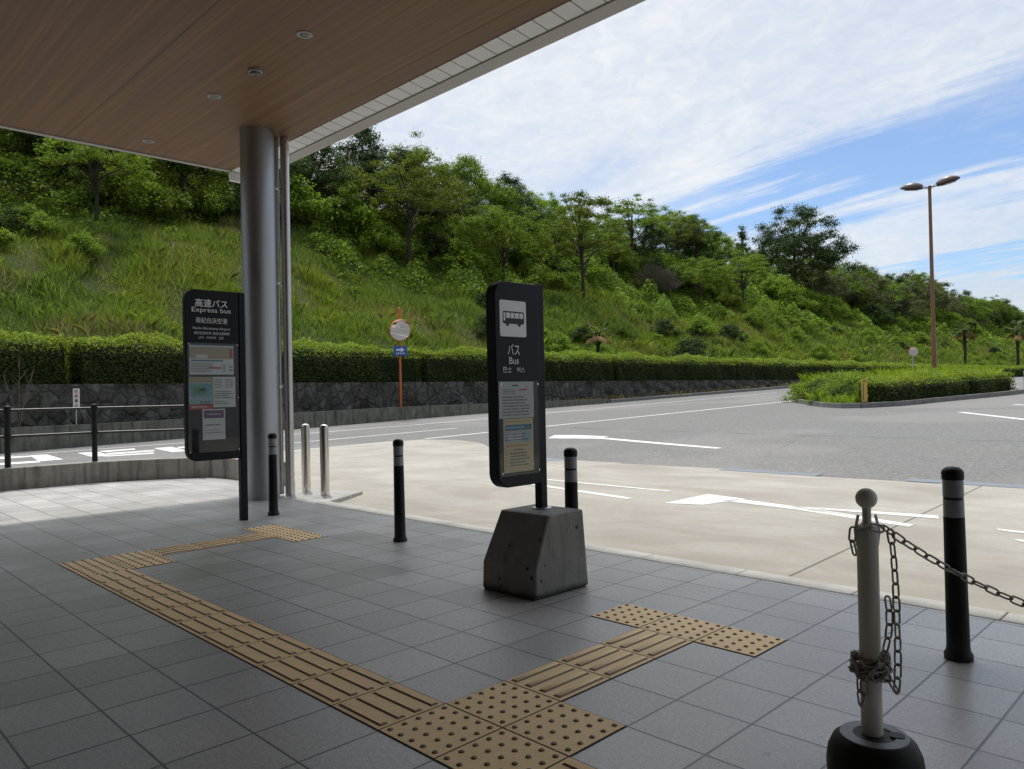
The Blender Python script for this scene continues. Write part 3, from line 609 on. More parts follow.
# left sign
sl = empty('express_bus_sign', (-4.965, 1.435, 0)); tag(sl, 'tall slate express bus sign with white lettering standing beside the silver column', 'bus sign')
XF = -4.935
P_(MB().prism(rounded(.935, .585, 1.428, 2.130, .095, (1, 0, 0, 1)), lambda a, b, d: (d, a, b), XF-.06, XF), 'sign_panel', M['slate'], sl, .006)
P_(MB().box(-4.998, 1.431, 0, -4.932, 1.493, 2.13), 'post', M['slate'], sl, .006)
xx = XF+.0015
line(sl, '高速バス', 1.175, 2.010, .30, .075, xx, 0, .012); line(sl, 'Express bus', 1.175, 1.942, .36, .056, xx, 0, .004)
line(sl, '南紀白浜空港', 1.175, 1.853, .29, .052, xx, 0, .003); line(sl, 'Nanki-Shirahama Airport', 1.175, 1.778, .345, .030, xx, 0, .0)
line(sl, '南纪白滨机场', 1.09, 1.738, .155, .026, xx, 0, .0); line(sl, '南紀白濱機場', 1.26, 1.738, .155, .026, xx, 0, .0); line(sl, '난키', 1.075, 1.697, .045, .024, xx); line(sl, '시라하마', 1.165, 1.697, .095, .024, xx); line(sl, '공항', 1.26, 1.697, .045, .024, xx)

X2 = XF+.002
poster(sl, X2, .966, 1.362, 1.374, 1.628, 'white', [(0, .54, 1, .93, 'tan'), (.02, .93, .98, .99, 'grey'), (.12, .72, .45, .9, 'orange', 2), (.15, .56, .4, .68, 'white'), (.9, .58, .97, .9, 'red'), (.04, .45, .75, .5, 'blue'), (.04, .08, .6, .4, 'txt', 6), (.42, .2, .7, .26, 'red'), (.72, .1, .85, .36, 'txt', 4), (.9, .1, .97, .32, 'ink', 2)])
poster(sl, X2, .960, 1.050, 1.172, 1.342, 'sky', [(0, .82, 1, 1, 'tan'), (.05, .4, .95, .78, 'teal'), (.2, .48, .7, .68, 'green'), (.42, .56, .72, .64, 'ink'), (0, .0, 1, .16, 'red'), (.06, .19, .9, .36, 'sky'), (.1, .03, .9, .12, 'white', 1), (.45, .12, .98, .26, 'ink', 2)])
poster(sl, X2+.001, 1.176, 1.064, 1.386, 1.342, 'white', [(.06, .62, .46, .94, 'txt', 6), (.54, .62, .94, .94, 'txt', 6), (.06, .28, .94, .54, 'ink', 4), (.06, .08, .8, .22, 'txt', 2)])
poster(sl, X2+.002, 1.076, .772, 1.284, 1.050, 'white', [(.06, .7, .94, .96, 'pur'), (.2, .79, .8, .87, 'grey', 1), (.12, .44, .9, .52, 'ink', 1), (.1, .3, .9, .34, 'txt', 1), (.08, .2, .95, .26, 'txt', 1)])
cv = MB().box(X2+.008, .945, .66, X2+.012, 1.412, 1.648); P_(cv, 'clear_cover', M['cover'], sl)
for y, z in ((.955, 1.635), (1.402, 1.635), (.955, 1.15), (1.402, 1.15), (.955, .672), (1.402, .672)):
    P_(MB().lathe([(.006, 0), (.006, .006), (.002, .008)], 0, 0, 12, M=Matrix.Translation((X2+.012, y, z)) @ Matrix.Rotation(R(90), 4, 'Y')), 'stud', M['steel'], sl)

sg.location.y -= .022; sl.location.y -= .03; sl.location.z += .0
# ------------------------------------------------------------------ bollards
def copy_tree(o, parent=None):
    c = o.copy(); COL.objects.link(c); c.parent = parent
    if parent is not None: c.matrix_parent_inverse = o.matrix_parent_inverse.copy()
    for ch in list(o.children): copy_tree(ch, c)
    return c
def local(mb, name, mats, parent, bevel=0): return mb.build(name, mats, parent, bevel)
bo = empty('banded_bollard', (0, 0, 0))
local(MB().lathe([(.062, 0), (.062, .022), (.053, .034), (.050, .05), (.0455, .56), (.0455, .589)], n=32), 'body', M['black'], bo)
for z0, z1 in ((.590, .661), (.673, .744)): local(MB().lathe([(.0445, z0), (.0452, z0+.004), (.0445, z1-.004), (.044, z1)], n=32), 'reflective_band', M['band'], bo)
local(MB().lathe([(.0425, .661), (.0425, .673)], n=32), 'band_gap', M['dkband'], bo)
local(MB().lathe([(.0465, .744), (.048, .749), (.048, .775), (.042, .785), (.028, .795), (.001, .799)], n=32), 'cap', M['black'], bo)
bl_specs = [((.926, 1.745), 'black bollard with two grey bands standing right of the chain post', R(-.4)), ((-1.185, 1.75), 'black banded bollard half hidden behind the concrete sign block', 0), ((-2.973, 1.765), 'black banded bollard standing alone between the two bus signs', R(.3)), ((-5.02, 1.76), 'black banded bollard in front of the silver column', 0)]
for i, ((x, y), lab, tilt) in enumerate(bl_specs):
    o = bo if i == 0 else copy_tree(bo)
    o.location = (x, y, 0); o.scale = (.88, .88, 1); o.rotation_euler = (tilt, tilt*.7, random.uniform(0, 6)); tag(o, lab, 'bollard', 'black banded bollards along the kerb')
sb = empty('steel_bollard', (0, 0, 0))
local(MB().lathe([(.051, 0), (.051, .775)], n=36), 'tube', M['steel'], sb)
local(MB().lathe([(.052, .776), (.052, .795), (.045, .808), (.025, .818), (.001, .82)], n=36), 'cap', M['steel'], sb)
for i, ((x, y), lab) in enumerate((((-6.40, 2.90), 'stainless steel bollard nearer the drainpipe, left of the pair'), ((-5.94, 2.88), 'stainless steel bollard farther from the column, right of the pair'))):
    o = sb if i == 0 else copy_tree(sb)
    o.location = (x, y, 0); tag(o, lab, 'bollard', 'stainless bollards beside the column')

# ------------------------------------------------------------------ chain post and chain
PX, PY = 1.030, .508
ch = empty('chain_post', (PX, PY, 0)); tag(ch, 'off white ball topped chain post wrapped in chain on a black base', 'chain post')
P_(MB().lathe([(.124, 0), (.130, .02), (.131, .05), (.126, .085), (.112, .116), (.094, .130)], PX+.01, PY-.012, 48), 'weighted_base', M['based'], ch)
tp = MB().lathe([(.093, .1285), (.092, .133), (.058, .134), (.052, .126), (.038, .126)], PX+.01, PY-.012, 40)
P_(tp, 'base_top', M['baset'], ch)
P_(MB().lathe([(.021, .1355), (.019, .136), (.001, .136)], PX+.062, PY+.02, 20), 'fill_hole', M['dkband'], ch)
P_(MB().lathe([(.0295, .124), (.0295, .722), (.027, .734), (.018, .738), (.0125, .745), (.0125, .79)], PX, PY, 32), 'post_tube', M['postw'], ch)
P_(MB().sphere((PX, PY, .813), .030, 28, 16), 'ball_top', M['postw'], ch)
rt = Vector((.704, .71, 0)); fwd = Vector((-.71, .704, 0)); pc = Vector((PX, PY, 0))
for sgn in (-1, 1):
    a = pc+rt*(.029*sgn); P_(MB().tube([a+Vector((0, 0, .675)), a+rt*(.006*sgn)+Vector((0, 0, .72)), a+rt*(-.004*sgn)+Vector((0, 0, .765))], .0045, 8), 'hook', M['postw'], ch)
def resample(pts, step):
    pts = [Vector(p) for p in pts]; out = [pts[0]]; acc = 0; 
    for a, b in zip(pts[:-1], pts[1:]):
        L = (b-a).length
        while acc+L >= step:
            t = (step-acc)/L; a = a.lerp(b, t); out.append(a); L = (b-a).length; acc = 0
        acc += L
    return out
def links(mb, pts, pitch=.0385, L=.0515, W=.0255, r=.0031, jitter=0.0, roll0=0.0):
    P = resample(pts, pitch)
    for i, (a, b) in enumerate(zip(P[:-1], P[1:])):
        t = (b-a).normalized(); c = (a+b)/2; up = Vector((0, 0, 1)) if abs(t.z) < .9 else -fwd
        s = t.cross(up).normalized(); n = s.cross(t)
        ang = roll0+(math.pi/2 if i % 2 else 0)+.35+random.uniform(-.25, .25)+jitter*random.uniform(-1, 1)
        d = s*math.cos(ang)+n*math.sin(ang)
        if jitter: t = (t+Vector((random.uniform(-1, 1), random.uniform(-1, 1), random.uniform(-1, 1)))*jitter*.35).normalized(); d = (d-t*d.dot(t)).normalized()
        ring = []; h = L/2-W/2; ww = W/2-r
        for k in range(7): a_ = -math.pi/2+math.pi*k/6; ring.append(c+t*(h-r*.3+ww*math.cos(a_))+d*(ww*math.sin(a_)))
        for k in range(7): a_ = math.pi/2+math.pi*k/6; ring.append(c+t*(-h+r*.3+ww*math.cos(a_))+d*(ww*math.sin(a_)))
        mb.tube(ring, r, 6, 0, True)
def bez(*P, n=24):
    P = [Vector(p) for p in P]; out = []
    for k in range(n+1):
        t = k/n; Q = P[:]
        while len(Q) > 1: Q = [a.lerp(b, t) for a, b in zip(Q[:-1], Q[1:])]
        out.append(Q[0])
    return out
def cpt(r_, f_, z): return pc+rt*r_+fwd*f_+Vector((0, 0, z+(.025 if z > .58 else 0)))
cm = MB()
links(cm, bez(cpt(-.04, -.03, .70), cpt(-.02, -.05, .73), cpt(.01, -.05, .70), cpt(.045, -.035, .705)))            # round the neck
links(cm, bez(cpt(-.046, -.012, .705), cpt(-.062, -.02, .66), cpt(-.05, -.03, .60), cpt(-.036, -.032, .64)))         # short loop on the left hook
links(cm, bez(cpt(.035, -.02, .71), cpt(.06, -.03, .69), cpt(.30, .0, .52), cpt(.62, -.02, .36), cpt(1.05, -.1, .28), cpt(1.6, -.2, .30), cpt(2.2, -.32, .705), n=80), roll0=.2)   # the span off to the right
links(cm, bez(cpt(.052, -.03, .70), cpt(.066, -.04, .60), cpt(.060, -.04, .40), cpt(.068, -.04, .16), cpt(.050, -.035, .24), cpt(.040, -.025, .32), n=50))   # long hanging strand
links(cm, bez(cpt(.044, -.02, .53), cpt(.052, -.035, .46), cpt(.03, -.045, .39), cpt(.005, -.045, .345), n=24))
wr = []
for k in range(90):
    a = k/90*2*math.pi*3.3; rr_ = .043+.006*math.sin(k*1.7); wr.append(pc+Vector((rr_*math.cos(a), rr_*math.sin(a), .355-.055*k/90+.010*math.sin(k*.9))))
links(cm, wr, .031, jitter=.9)
wr = [p+Vector((random.uniform(-.006, .006), random.uniform(-.006, .006), random.uniform(-.016, .016))) for p in wr]
links(cm, wr, .036, jitter=.7)
links(cm, bez(cpt(-.040, -.02, .34), cpt(-.056, -.035, .26), cpt(-.045, -.04, .16), cpt(-.030, -.035, .235), cpt(-.034, -.03, .30), n=30))
c2 = copy_tree(ch); c2.location = ch.location+rt*2.235+fwd*-.32; tag(c2, 'off white chain post holding the far end of the chain', 'chain post')
o = cm.build('chain', M['chain']); tag(o, 'dull steel chain wrapped round the white post and strung off to the right', 'chain')

# ------------------------------------------------------------------ low wall with pedestrian fence at the left
def ribbon(mb, path, w, z0, z1, mi=0):
    path = [Vector(p) for p in path]; Lp = []; Rp = []
    for i, p in enumerate(path):
        t = (path[min(i+1, len(path)-1)]-path[max(i-1, 0)]).normalized(); n = Vector((-t.y, t.x))
        Lp.append(p+n*w); Rp.append(p)
    poly = [tuple(p) for p in Rp]+[tuple(p) for p in Lp[::-1]]
    return mb.prism(poly, lambda a, b, d: (a, b, d), z0, z1, mi)
wpath = [(-9.8, -14), (-9.8, .4), (-9.78, 1.5), (-9.68, 1.9), (-9.52, 2.22), (-9.3, 2.58), (-9.06, 2.86), (-8.75, 2.945), (-8.38, 2.96), (-7.3, 2.99)]
pw = MB(); ribbon(pw, wpath, .20, -.5, .292); tag(pw.build('plaza_low_wall', M['wallc'], None, .012, 2), 'low stained concrete wall curving round the left end of the paving', 'low wall')
fpath = [(-9.9, -3.7), (-9.9, -2.65), (-9.9, -1.59), (-9.9, -.525), (-9.9, .535), (-9.9, 1.58), (-9.28, 2.86)]
fe = empty('pedestrian_fence', (-9.9, 0, .29)); tag(fe, 'black two rail pedestrian fence on the low concrete wall', 'fence')
for i, (x, y) in enumerate(fpath):
    P_(MB().lathe([(.036, .285), (.036, 1.075), (.040, 1.078), (.040, 1.095), (.030, 1.104), (.001, 1.106)], x, y, 20), 'post', M['rail'], fe)
    for z in (1.045, .70):
        P_(MB().lathe([(.044, z-.03), (.044, z+.03)], x, y, 20), 'clamp', M['rail'], fe)
for z in (1.045, .70):
    P_(MB().tube([(a, b, z) for a, b in fpath], .0185, 12), 'rail', M['railtop'], fe)

# ------------------------------------------------------------------ far wall, ledge, hedge
lw = MB(); ys = [-60, -20, 0, 5, 16, 29.5]; tops = [.42, .42, .44, .47, .66, .73]
for (y0, t0), (y1, t1) in zip(zip(ys[:-1], tops[:-1]), zip(ys[1:], tops[1:])):
    lw.add([(-22.5, y0, -1.6), (-22.75, y0, -1.6), (-22.75, y0, t0), (-22.5, y0, t0), (-22.5, y1, -1.6), (-22.75, y1, -1.6), (-22.75, y1, t1), (-22.5, y1, t1)], [(0, 4, 7, 3), (3, 7, 6, 2), (1, 2, 6, 5)] + ([(0, 3, 2, 1)] if y0 == -60 else []) + ([(4, 5, 6, 7)] if y1 == 29.5 else []))
tag(lw.build('roadside_low_wall', M['lowc']), 'long low streaked concrete wall at the foot of the stone wall', 'low wall')
lg = MB()
yy = [-60, 5, 16, 29.5, 45, 60, 90, 130, 260]
for y0, y1 in zip(yy[:-1], yy[1:]):
    def lz(y): return float(np.interp(y, ys, tops))-.05 if y <= 29.5 else GZ(-22.5, y)+.13
    lg.add([(-22.74, y0, lz(y0)), (-23.6, y0, lz(y0)+.02), (-23.6, y1, lz(y1)+.02), (-22.74, y1, lz(y1))], [(0, 3, 2, 1)])
tag(lg.build('wall_ledge', M['soil']), 'narrow strip of dry soil between low wall and stone wall', 'ground', kind='structure')
kb = MB()
y = 29.6
while y < 150:
    kb.add([(a, b, GZ(-22.5, b)+c) for b in (y, y+1.98) for a, c in ((-22.5, -.2), (-22.5, .145), (-22.52, .16), (-22.73, .16), (-22.73, -.2))], [(0, 5, 6, 1), (1, 6, 7, 2), (2, 7, 8, 3), (3, 8, 9, 4), (0, 1, 2, 3, 4), (9, 8, 7, 6, 5)]); y += 2
M['kerbd0'] = mat_concrete('grey_kerb_concrete', (.13, .13, .13), (.21, .21, .205), .3, False, False)
tag(kb.build('roadside_kerb', M['kerbd0']), 'grey kerb stones along the far side of the road', 'kerb', kind='structure')
# stone wall: real relief on its front face
wv = []; nyw, nzw = 900, 9; Y = np.linspace(-40, 200, nyw); T = np.linspace(0, 1, nzw)
mb = MB(); V = []
for j, y in enumerate(Y):
    for t in T:
        z0 = -.4 if y < 29.5 else GZ(-22.5, y)-.2; zt = 1.66+(0 if y < 90 else (y-90)*.008)
        z0 = min(z0, zt-.3)
        bump = .035*math.sin(y*5.3+math.floor(t*3.3)*2.1)+.03*math.sin(y*2.9+t*11)+random.uniform(-.018, .018)
        V.append((-23.02-.1*t+bump*(0 if t == 1 else 1), y, z0+(zt-z0)*t))
    V.append((-23.42, y, 1.66+(0 if y < 90 else (y-90)*.008)))
k = nzw+1; F = []
for j in range(nyw-1):
    for i in range(nzw): F.append((j*k+i, (j+1)*k+i, (j+1)*k+i+1, j*k+i+1))
mb.add(V, F); tag(mb.build('stone_retaining_wall', M['stone']), 'dark rubble stone retaining wall under the clipped hedge', 'retaining wall')

def hedge_block(L, D, H, dens, leaf, seed, mat):
    """leafy clipped block, x in [-D,0] (front face x=0), y in [0,L], z in [0,H]"""
    g = np.random.default_rng(seed)
    nf, nt, ne = int(L*H*dens), int(L*D*dens*1.0), int(D*H*dens)
    def wob(a, b): return .05*np.sin(a*2.3+seed)+.04*np.sin(b*4.1+a*1.3)+.03*np.sin(a*6.1+b*3)+.06*np.sin(a*.9+seed*2)
    y, z = g.uniform(0, L, nf), g.uniform(-.10*H, H, nf); Cf = np.stack([wob(y, z)+g.normal(0, .05, nf)-.5*(H/1.38)*np.clip((z-H+.36*H)/(.36*H), 0, 1)**2, y, z], 1)
    y, x = g.uniform(0, L, nt), g.uniform(-D, .05, nt); Ct = np.stack([x, y, H+wob(y, x)*1.4+np.abs(g.normal(0, .05, nt))-.30*np.clip((x+.5)/.5, 0, 1.1)**2], 1)
    z, x = g.uniform(0, H, ne), g.uniform(-D, 0, ne); Ce = np.stack([x, wob(z, x)*.7+g.normal(0, .04, ne), z], 1); Ce2 = Ce*[1, 1, 1]+[0, L, 0]
    y, z = g.uniform(0, L, nf//2), g.uniform(H*.3, H, nf//2); Cb = np.stack([-D+wob(y, z), y, z], 1)
    nspr = int(L*D*9); y, x = g.uniform(0, L, nspr), g.uniform(-D, 0, nspr); Cs = np.stack([x, y, H+g.uniform(.05, .16, nspr)], 1)
    Ls = [leaves(Cf, leaf, leaf*.62, np.array([[1., 0, .35]]), .55, g), leaves(Ct, leaf, leaf*.62, np.array([[0, 0, 1.]]), .6, g), leaves(Ce, leaf, leaf*.62, np.array([[0, -1., .3]]), .6, g), leaves(Ce2, leaf, leaf*.62, np.array([[0, 1., .3]]), .6, g), leaves(Cb, leaf, leaf*.62, np.array([[-1., 0, .3]]), .6, g), leaves(Cs, leaf*1.1, leaf*.5, np.array([[0, 0, 1.]]), 1.0, g)]
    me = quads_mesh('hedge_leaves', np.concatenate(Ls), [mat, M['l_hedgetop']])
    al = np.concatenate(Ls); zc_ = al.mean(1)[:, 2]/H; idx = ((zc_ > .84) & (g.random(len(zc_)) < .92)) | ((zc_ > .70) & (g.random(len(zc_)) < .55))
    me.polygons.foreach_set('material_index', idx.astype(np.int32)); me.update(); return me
def hedge(name, me, core, loc, rz, label, group):
    e = empty(name, loc, rz); tag(e, label, 'hedge', group)
    a = link(bpy.data.objects.new('foliage', me), e); b = link(bpy.data.objects.new('dense_core', core), e); return e
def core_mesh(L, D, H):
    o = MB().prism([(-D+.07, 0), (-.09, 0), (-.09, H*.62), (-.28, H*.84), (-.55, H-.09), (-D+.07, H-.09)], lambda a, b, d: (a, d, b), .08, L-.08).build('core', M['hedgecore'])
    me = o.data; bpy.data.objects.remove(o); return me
HL = 12.72
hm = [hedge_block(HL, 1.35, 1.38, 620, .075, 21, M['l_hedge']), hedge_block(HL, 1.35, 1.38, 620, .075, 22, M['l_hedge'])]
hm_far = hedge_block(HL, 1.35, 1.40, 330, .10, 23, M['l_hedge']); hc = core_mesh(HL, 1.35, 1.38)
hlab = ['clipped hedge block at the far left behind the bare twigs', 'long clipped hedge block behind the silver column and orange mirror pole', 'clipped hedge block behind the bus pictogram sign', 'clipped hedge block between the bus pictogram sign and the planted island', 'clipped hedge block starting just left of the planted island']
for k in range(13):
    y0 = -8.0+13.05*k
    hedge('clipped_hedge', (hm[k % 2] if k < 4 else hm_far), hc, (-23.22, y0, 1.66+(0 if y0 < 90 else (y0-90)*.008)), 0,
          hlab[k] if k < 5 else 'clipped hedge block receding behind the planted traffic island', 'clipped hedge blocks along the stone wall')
# dry tufts along foot of wall and gap
n = 2600; yq = rng.uniform(22, 75, n); keep = rng.random(n) < (.25+.75*(np.sin(yq*.9)+np.sin(yq*2.3) > .7)); yq = yq[keep]; xq = rng.uniform(-23.0, -22.6, len(yq))
zq = np.where(yq < 29.5, .62, gz(-22.5, yq)+.13)
o = link(bpy.data.objects.new('dry_grass_fringe', quads_mesh('dry_grass_fringe', blades(np.stack([xq, yq, zq], 1), .28, .035, .7), M['drygrass']))); tag(o, 'dry brown grass along the foot of the stone wall', 'grass', kind='stuff')

DRY = [(-27.7, 6.6, 1.0, 1.7, 420), (-27.4, 8.4, .7, 1.0, 200), (-33.5, 12.9, 1.6, 2.4, 260), (-31.0, 3.5, 1.4, 1.6, 160), (-29.6, 22.5, 1.4, 2.2, 220), (-30, 52, 1.6, 3.0, 260)]
# ------------------------------------------------------------------ hillside grass and undergrowth
def hill_pts(n, P0, P1, y0, y1):
    P = rng.uniform(P0, P1, n); y = rng.uniform(y0, y1, n); return 1.885-P, y
parts = []
for n, y0, y1, H, Wd in ((340000, -8, 36, .66, .018), (170000, 36, 80, .8, .034), (80000, 80, 150, .9, .065), (24000, 150, 260, 1.0, .12)):
    x, y = hill_pts(n, 25.9, 43, y0, y1)
    cl = np.sin(x*1.9+y*.7)*np.sin(y*1.3-x*.8)+.6*np.sin(x*.6+y*2.1)+.5*np.sin(x*3.1-y*2.7)
    m = rng.random(n) < np.clip(.72+.36*cl, .3, 1); x, y, cl = x[m], y[m], cl[m]
    Hh = H*(.66+.5*np.clip(cl, -.8, 1.4)*np.sin(y*.31+x*.4)**2+.18*np.sin(x*.9-y*.55))*np.where(1.885-x < 27.2, .8, 1.0)
    parts.append(blades(np.stack([x, y, hz(x, y)-.05], 1), Hh, Wd, .75))
o = link(bpy.data.objects.new('hill_grass', quads_mesh('hill_grass', np.concatenate(parts), M['grass']))); tag(o, 'long uneven grass covering the lower hillside', 'grass', kind='stuff')
# broad-leaved undergrowth: bumpy mass above the grass line
def under(n, y0, y1, leaf, P0=36.6, P1=58):
    x, y = hill_pts(n, P0, P1, y0, y1)
    b = (np.sin(x*1.15+y*.5+2)*np.sin(y*.83-x*.35)+.7*np.sin(x*.5-y*1.25+1)*np.sin(x*1.6+.4*y)+.45*np.sin(y*2.3+x*1.9))
    edge = np.clip((1.885-x-P0-3.0*np.clip((26-y)/6, 0, 1)+2.2*np.sin(y*.23+.6)+1.3*np.sin(y*.61)+1.0*np.sin(y*1.37+2))/3.4, 0, 1)
    m = (rng.random(n) < .15+edge) & (edge > 0); x, y, b, edge = x[m], y[m], b[m], edge[m]
    h = edge*(.75+.95*np.clip(b, -.7, 1.5))
    z = hz(x, y)+h*np.sqrt(rng.uniform(.12, 1, len(x)))+rng.normal(0, .06, len(x))
    return leaves(np.stack([x, y, z], 1), leaf, leaf*.72, np.array([[.35, -.1, .75]]), .6)
U = np.concatenate([under(230000, -10, 60, .19), under(120000, 60, 120, .26), under(60000, 120, 260, .42)])
o = link(bpy.data.objects.new('hill_undergrowth', quads_mesh('hill_undergrowth', U, M['l_kudzu']))); tag(o, 'tangled broad leaved undergrowth between the hillside trees', 'undergrowth', kind='stuff')
pp = []
for cx_, cy_, rx_, ry_, nn_ in DRY:
    th = rng.uniform(0, 6.283, nn_); q = np.sqrt(rng.uniform(0, 1, nn_)); x = cx_+rx_*q*np.cos(th); y = cy_+ry_*q*np.sin(th)
    pp.append(blades(np.stack([x, y, hz(x, y)+.08+.12*(1-q)], 1), .55, .022, 1.0))
o = link(bpy.data.objects.new('dry_grass_patch', quads_mesh('dry_grass_patch', np.concatenate(pp), M['drygrass']))); tag(o, 'bleached dry grass lying in patches on the left slope', 'grass', kind='stuff')
# shrubby clumps in the grass
def clumps(C, r, n, leaf, flat=.7, g=rng, up=.6):
    out = []
    for (c, rr, k) in zip(C, r, n):
        d = unit(g.normal(size=(k, 3))); d[:, 2] = np.abs(d[:, 2]) if flat < 0 else d[:, 2]
        rad = np.abs(g.normal(.62, .34, (k, 1)))
        out.append(leaves(c+d*rad*np.array([rr, rr, rr*abs(flat)]), leaf, leaf*.6, d*.6+np.array([[0, 0, up]]), .7, g))
    return np.concatenate(out)

# ------------------------------------------------------------------ trees
def limb_mesh(mb, a, b, r0, r1, g, bend=.12):
    a, b = Vector(a), Vector(b); L = (b-a).length
    off = Vector((g.normal(0, bend*L), g.normal(0, bend*L), abs(g.normal(0, bend*L)))); pts = bez(a, a.lerp(b, .45)+off, b, n=6)
    mb.tube(pts, [r0+(r1-r0)*i/6 for i in range(7)], 7)
def make_tree(seed, H, Rr, cb, shape, ncl, nleaf, leaf, cr, lmat, bmat, flat=.55, r0=.17, lean=0.0):
    """returns (crown mesh, trunk mesh), base at the origin"""
    g = np.random.default_rng(seed); C = []
    ecc = g.uniform(.85, 1.15); ph = g.uniform(0, 6.3, 4)
    for k in range(ncl):
        a = g.uniform(0, 2*np.pi); q = math.sqrt(g.uniform(.0, 1)); 
        Rm = Rr*(1+.16*math.sin(2*a+ph[0])+.13*math.sin(3*a+ph[1])+.1*math.sin(5*a+ph[2]))
        if shape == 'umbrella':
            top = (1-q**2.2)**.6; t = g.choice([g.uniform(.72, 1.0), g.uniform(.35, .75), g.uniform(.02, .4)], p=[.55, .28, .17]); z = cb+(H-cb)*(.16+.84*top*t+.06*math.sin(3*a+ph[3]))
        elif shape == 'dome':
            top = math.sqrt(max(0, 1-q*q)); t = g.uniform(.0, 1)**.55; z = cb+(H-cb)*(top*t*.85+.12*(1-q)+.05); Rm *= .72+.4*math.sin(min(1, (z-cb)/(H-cb)+.25)*math.pi)
        elif shape == 'spire':
            t = g.uniform(0, 1); z = cb+(H-cb)*t; Rm *= (1-t)*.95+.06
        else:  # open
            top = math.sqrt(max(0, 1-q*q)); z = cb+(H-cb)*top*g.uniform(.25, 1)
        C.append((Rm*q*math.cos(a)*ecc+lean*z, Rm*q*math.sin(a), z-cr*flat*.4))
    C = np.array(C); rr = cr*g.uniform(.55, 1.35, ncl); nn = np.maximum(12, (nleaf*(rr/cr)**2).astype(int))
    me = quads_mesh('crown_leaves', clumps(C, rr, nn, leaf, flat, g), lmat)
    mb = MB(); topz = cb+(H-cb)*(.55 if shape != 'spire' else .95); wob = [(g.normal(0, .1)*H*.12, g.normal(0, .1)*H*.12) for _ in range(4)]
    tr = [(0, 0, -.5), (wob[0][0]*.3, wob[0][1]*.3, cb*.45), (wob[1][0]+lean*cb, wob[1][1], cb), (wob[1][0]*1.4+lean*topz, wob[1][1]*1.4, topz)]
    pts = bez(*tr, n=10); mb.tube(pts, [r0*(1.25-.85*i/10) if i else r0*1.7 for i in range(11)], 9)
    idx = g.permutation(ncl)[:min(ncl, 20)]
    for i in idx:
        s = pts[int(g.integers(5, 10))]; limb_mesh(mb, s, C[i], r0*.38, r0*.07, g)
    o = mb.build('trunk_mesh', bmat); tm = o.data; bpy.data.objects.remove(o)
    return me, tm
def tree(name, proto, x, y, z=None, s=1.0, rz=None, label='', group=None, cat='tree', sz=None):
    e = empty(name, (x, y, HZ(x, y) if z is None else z), random.uniform(0, 6.3) if rz is None else rz); e.scale = (s, s, sz or s)
    tag(e, label, cat, group)
    link(bpy.data.objects.new('crown', proto[0]), e); link(bpy.data.objects.new('trunk', proto[1]), e); return e
M['l_umb'] = leafmat('olive_green_leaf', (0.0431, 0.0694, 0.0128), (0.0882, 0.1288, 0.0208), (0.1617, 0.2072, 0.0360), .42, .5)
umb = [make_tree(101, 8.2, 4.1, 3.1, 'umbrella', 150, 150, .135, .62, M['l_umb'], M['bark'], .36, .16),
       make_tree(102, 6.8, 3.1, 2.4, 'umbrella', 135, 190, .12, .55, M['l_lite'], M['bark'], .45, .13),
       make_tree(103, 9.0, 3.9, 3.0, 'umbrella', 120, 140, .135, .62, M['l_umb'], M['bark'], .36, .15, .03),
       make_tree(104, 6.0, 3.3, 2.3, 'umbrella', 105, 140, .135, .54, M['l_lite'], M['bark'], .36, .12)]
dom = [make_tree(201, 7.5, 3.4, 1.2, 'dome', 110, 230, .145, .72, M['l_dark'], M['bark'], .6, .2),
       make_tree(202, 8.2, 3.0, 1.5, 'dome', 95, 230, .14, .70, M['l_mid'], M['bark'], .6, .2),
       make_tree(203, 6.6, 3.8, 1.0, 'dome', 120, 220, .15, .72, M['l_mid'], M['barkg'], .55, .2),
       make_tree(204, 7.0, 3.2, 1.4, 'open', 80, 150, .15, .62, M['l_lite'], M['barkg'], .5, .16),
       make_tree(205, 7.6, 3.6, 1.6, 'umbrella', 95, 170, .16, .72, M['l_kudzu'], M['bark'], .5, .18)]
gry = [make_tree(301, 7.2, 3.6, 1.6, 'open', 85, 100, .2, .68, M['l_grey'], M['barkg'], .6, .15), make_tree(302, 6.2, 3.2, 1.2, 'dome', 85, 110, .2, .68, M['l_grey'], M['barkg'], .6, .15)]
big = make_tree(401, 12.5, 6.4, 2.6, 'open', 230, 230, .21, 1.05, M['l_dark'], M['bark'], .55, .3, -.02)
spi = make_tree(402, 7.5, 1.5, 1.0, 'spire', 46, 60, .2, .5, M['l_dark'], M['bark'], .5, .12)
bush = [make_tree(501, 2.4, 1.7, .15, 'dome', 60, 160, .13, .45, M['l_dark'], M['bark'], .8, .08), make_tree(502, 2.0, 1.5, .1, 'dome', 50, 140, .15, .42, M['l_lite'], M['bark'], .8, .07), make_tree(503, 2.6, 1.9, .1, 'dome', 50, 130, .17, .5, M['l_kudzu'], M['bark'], .8, .07)]
T = tree
T('flat_topped_tree', umb[3], -38.6, 10.0, s=.80, label='small flat topped tree with dark trunk just under the canopy edge')
T('umbrella_tree', umb[0], -38.7, 29.1, s=1.0, label='large umbrella shaped tree with visible trunk above the orange mirror pole')
T('round_tree', umb[1], -38.7, 37.8, s=.98, label='rounded green tree with slim trunk directly behind the bus pictogram sign top')
T('spreading_tree', umb[2], -36.4, 44.3, s=1.0, label='tall spreading tree with trunk low on the slope right of the bus pictogram sign')
T('tawny_tree', umb[3], -44.1, 61.5, s=1.12, sz=1.2, label='flat crowned yellowish tree on the hill crest right of the spreading tree')
T('pale_umbrella_tree', umb[3], -38.3, 73.4, s=.98, label='pale green umbrella tree with thin trunk below the big dark tree')
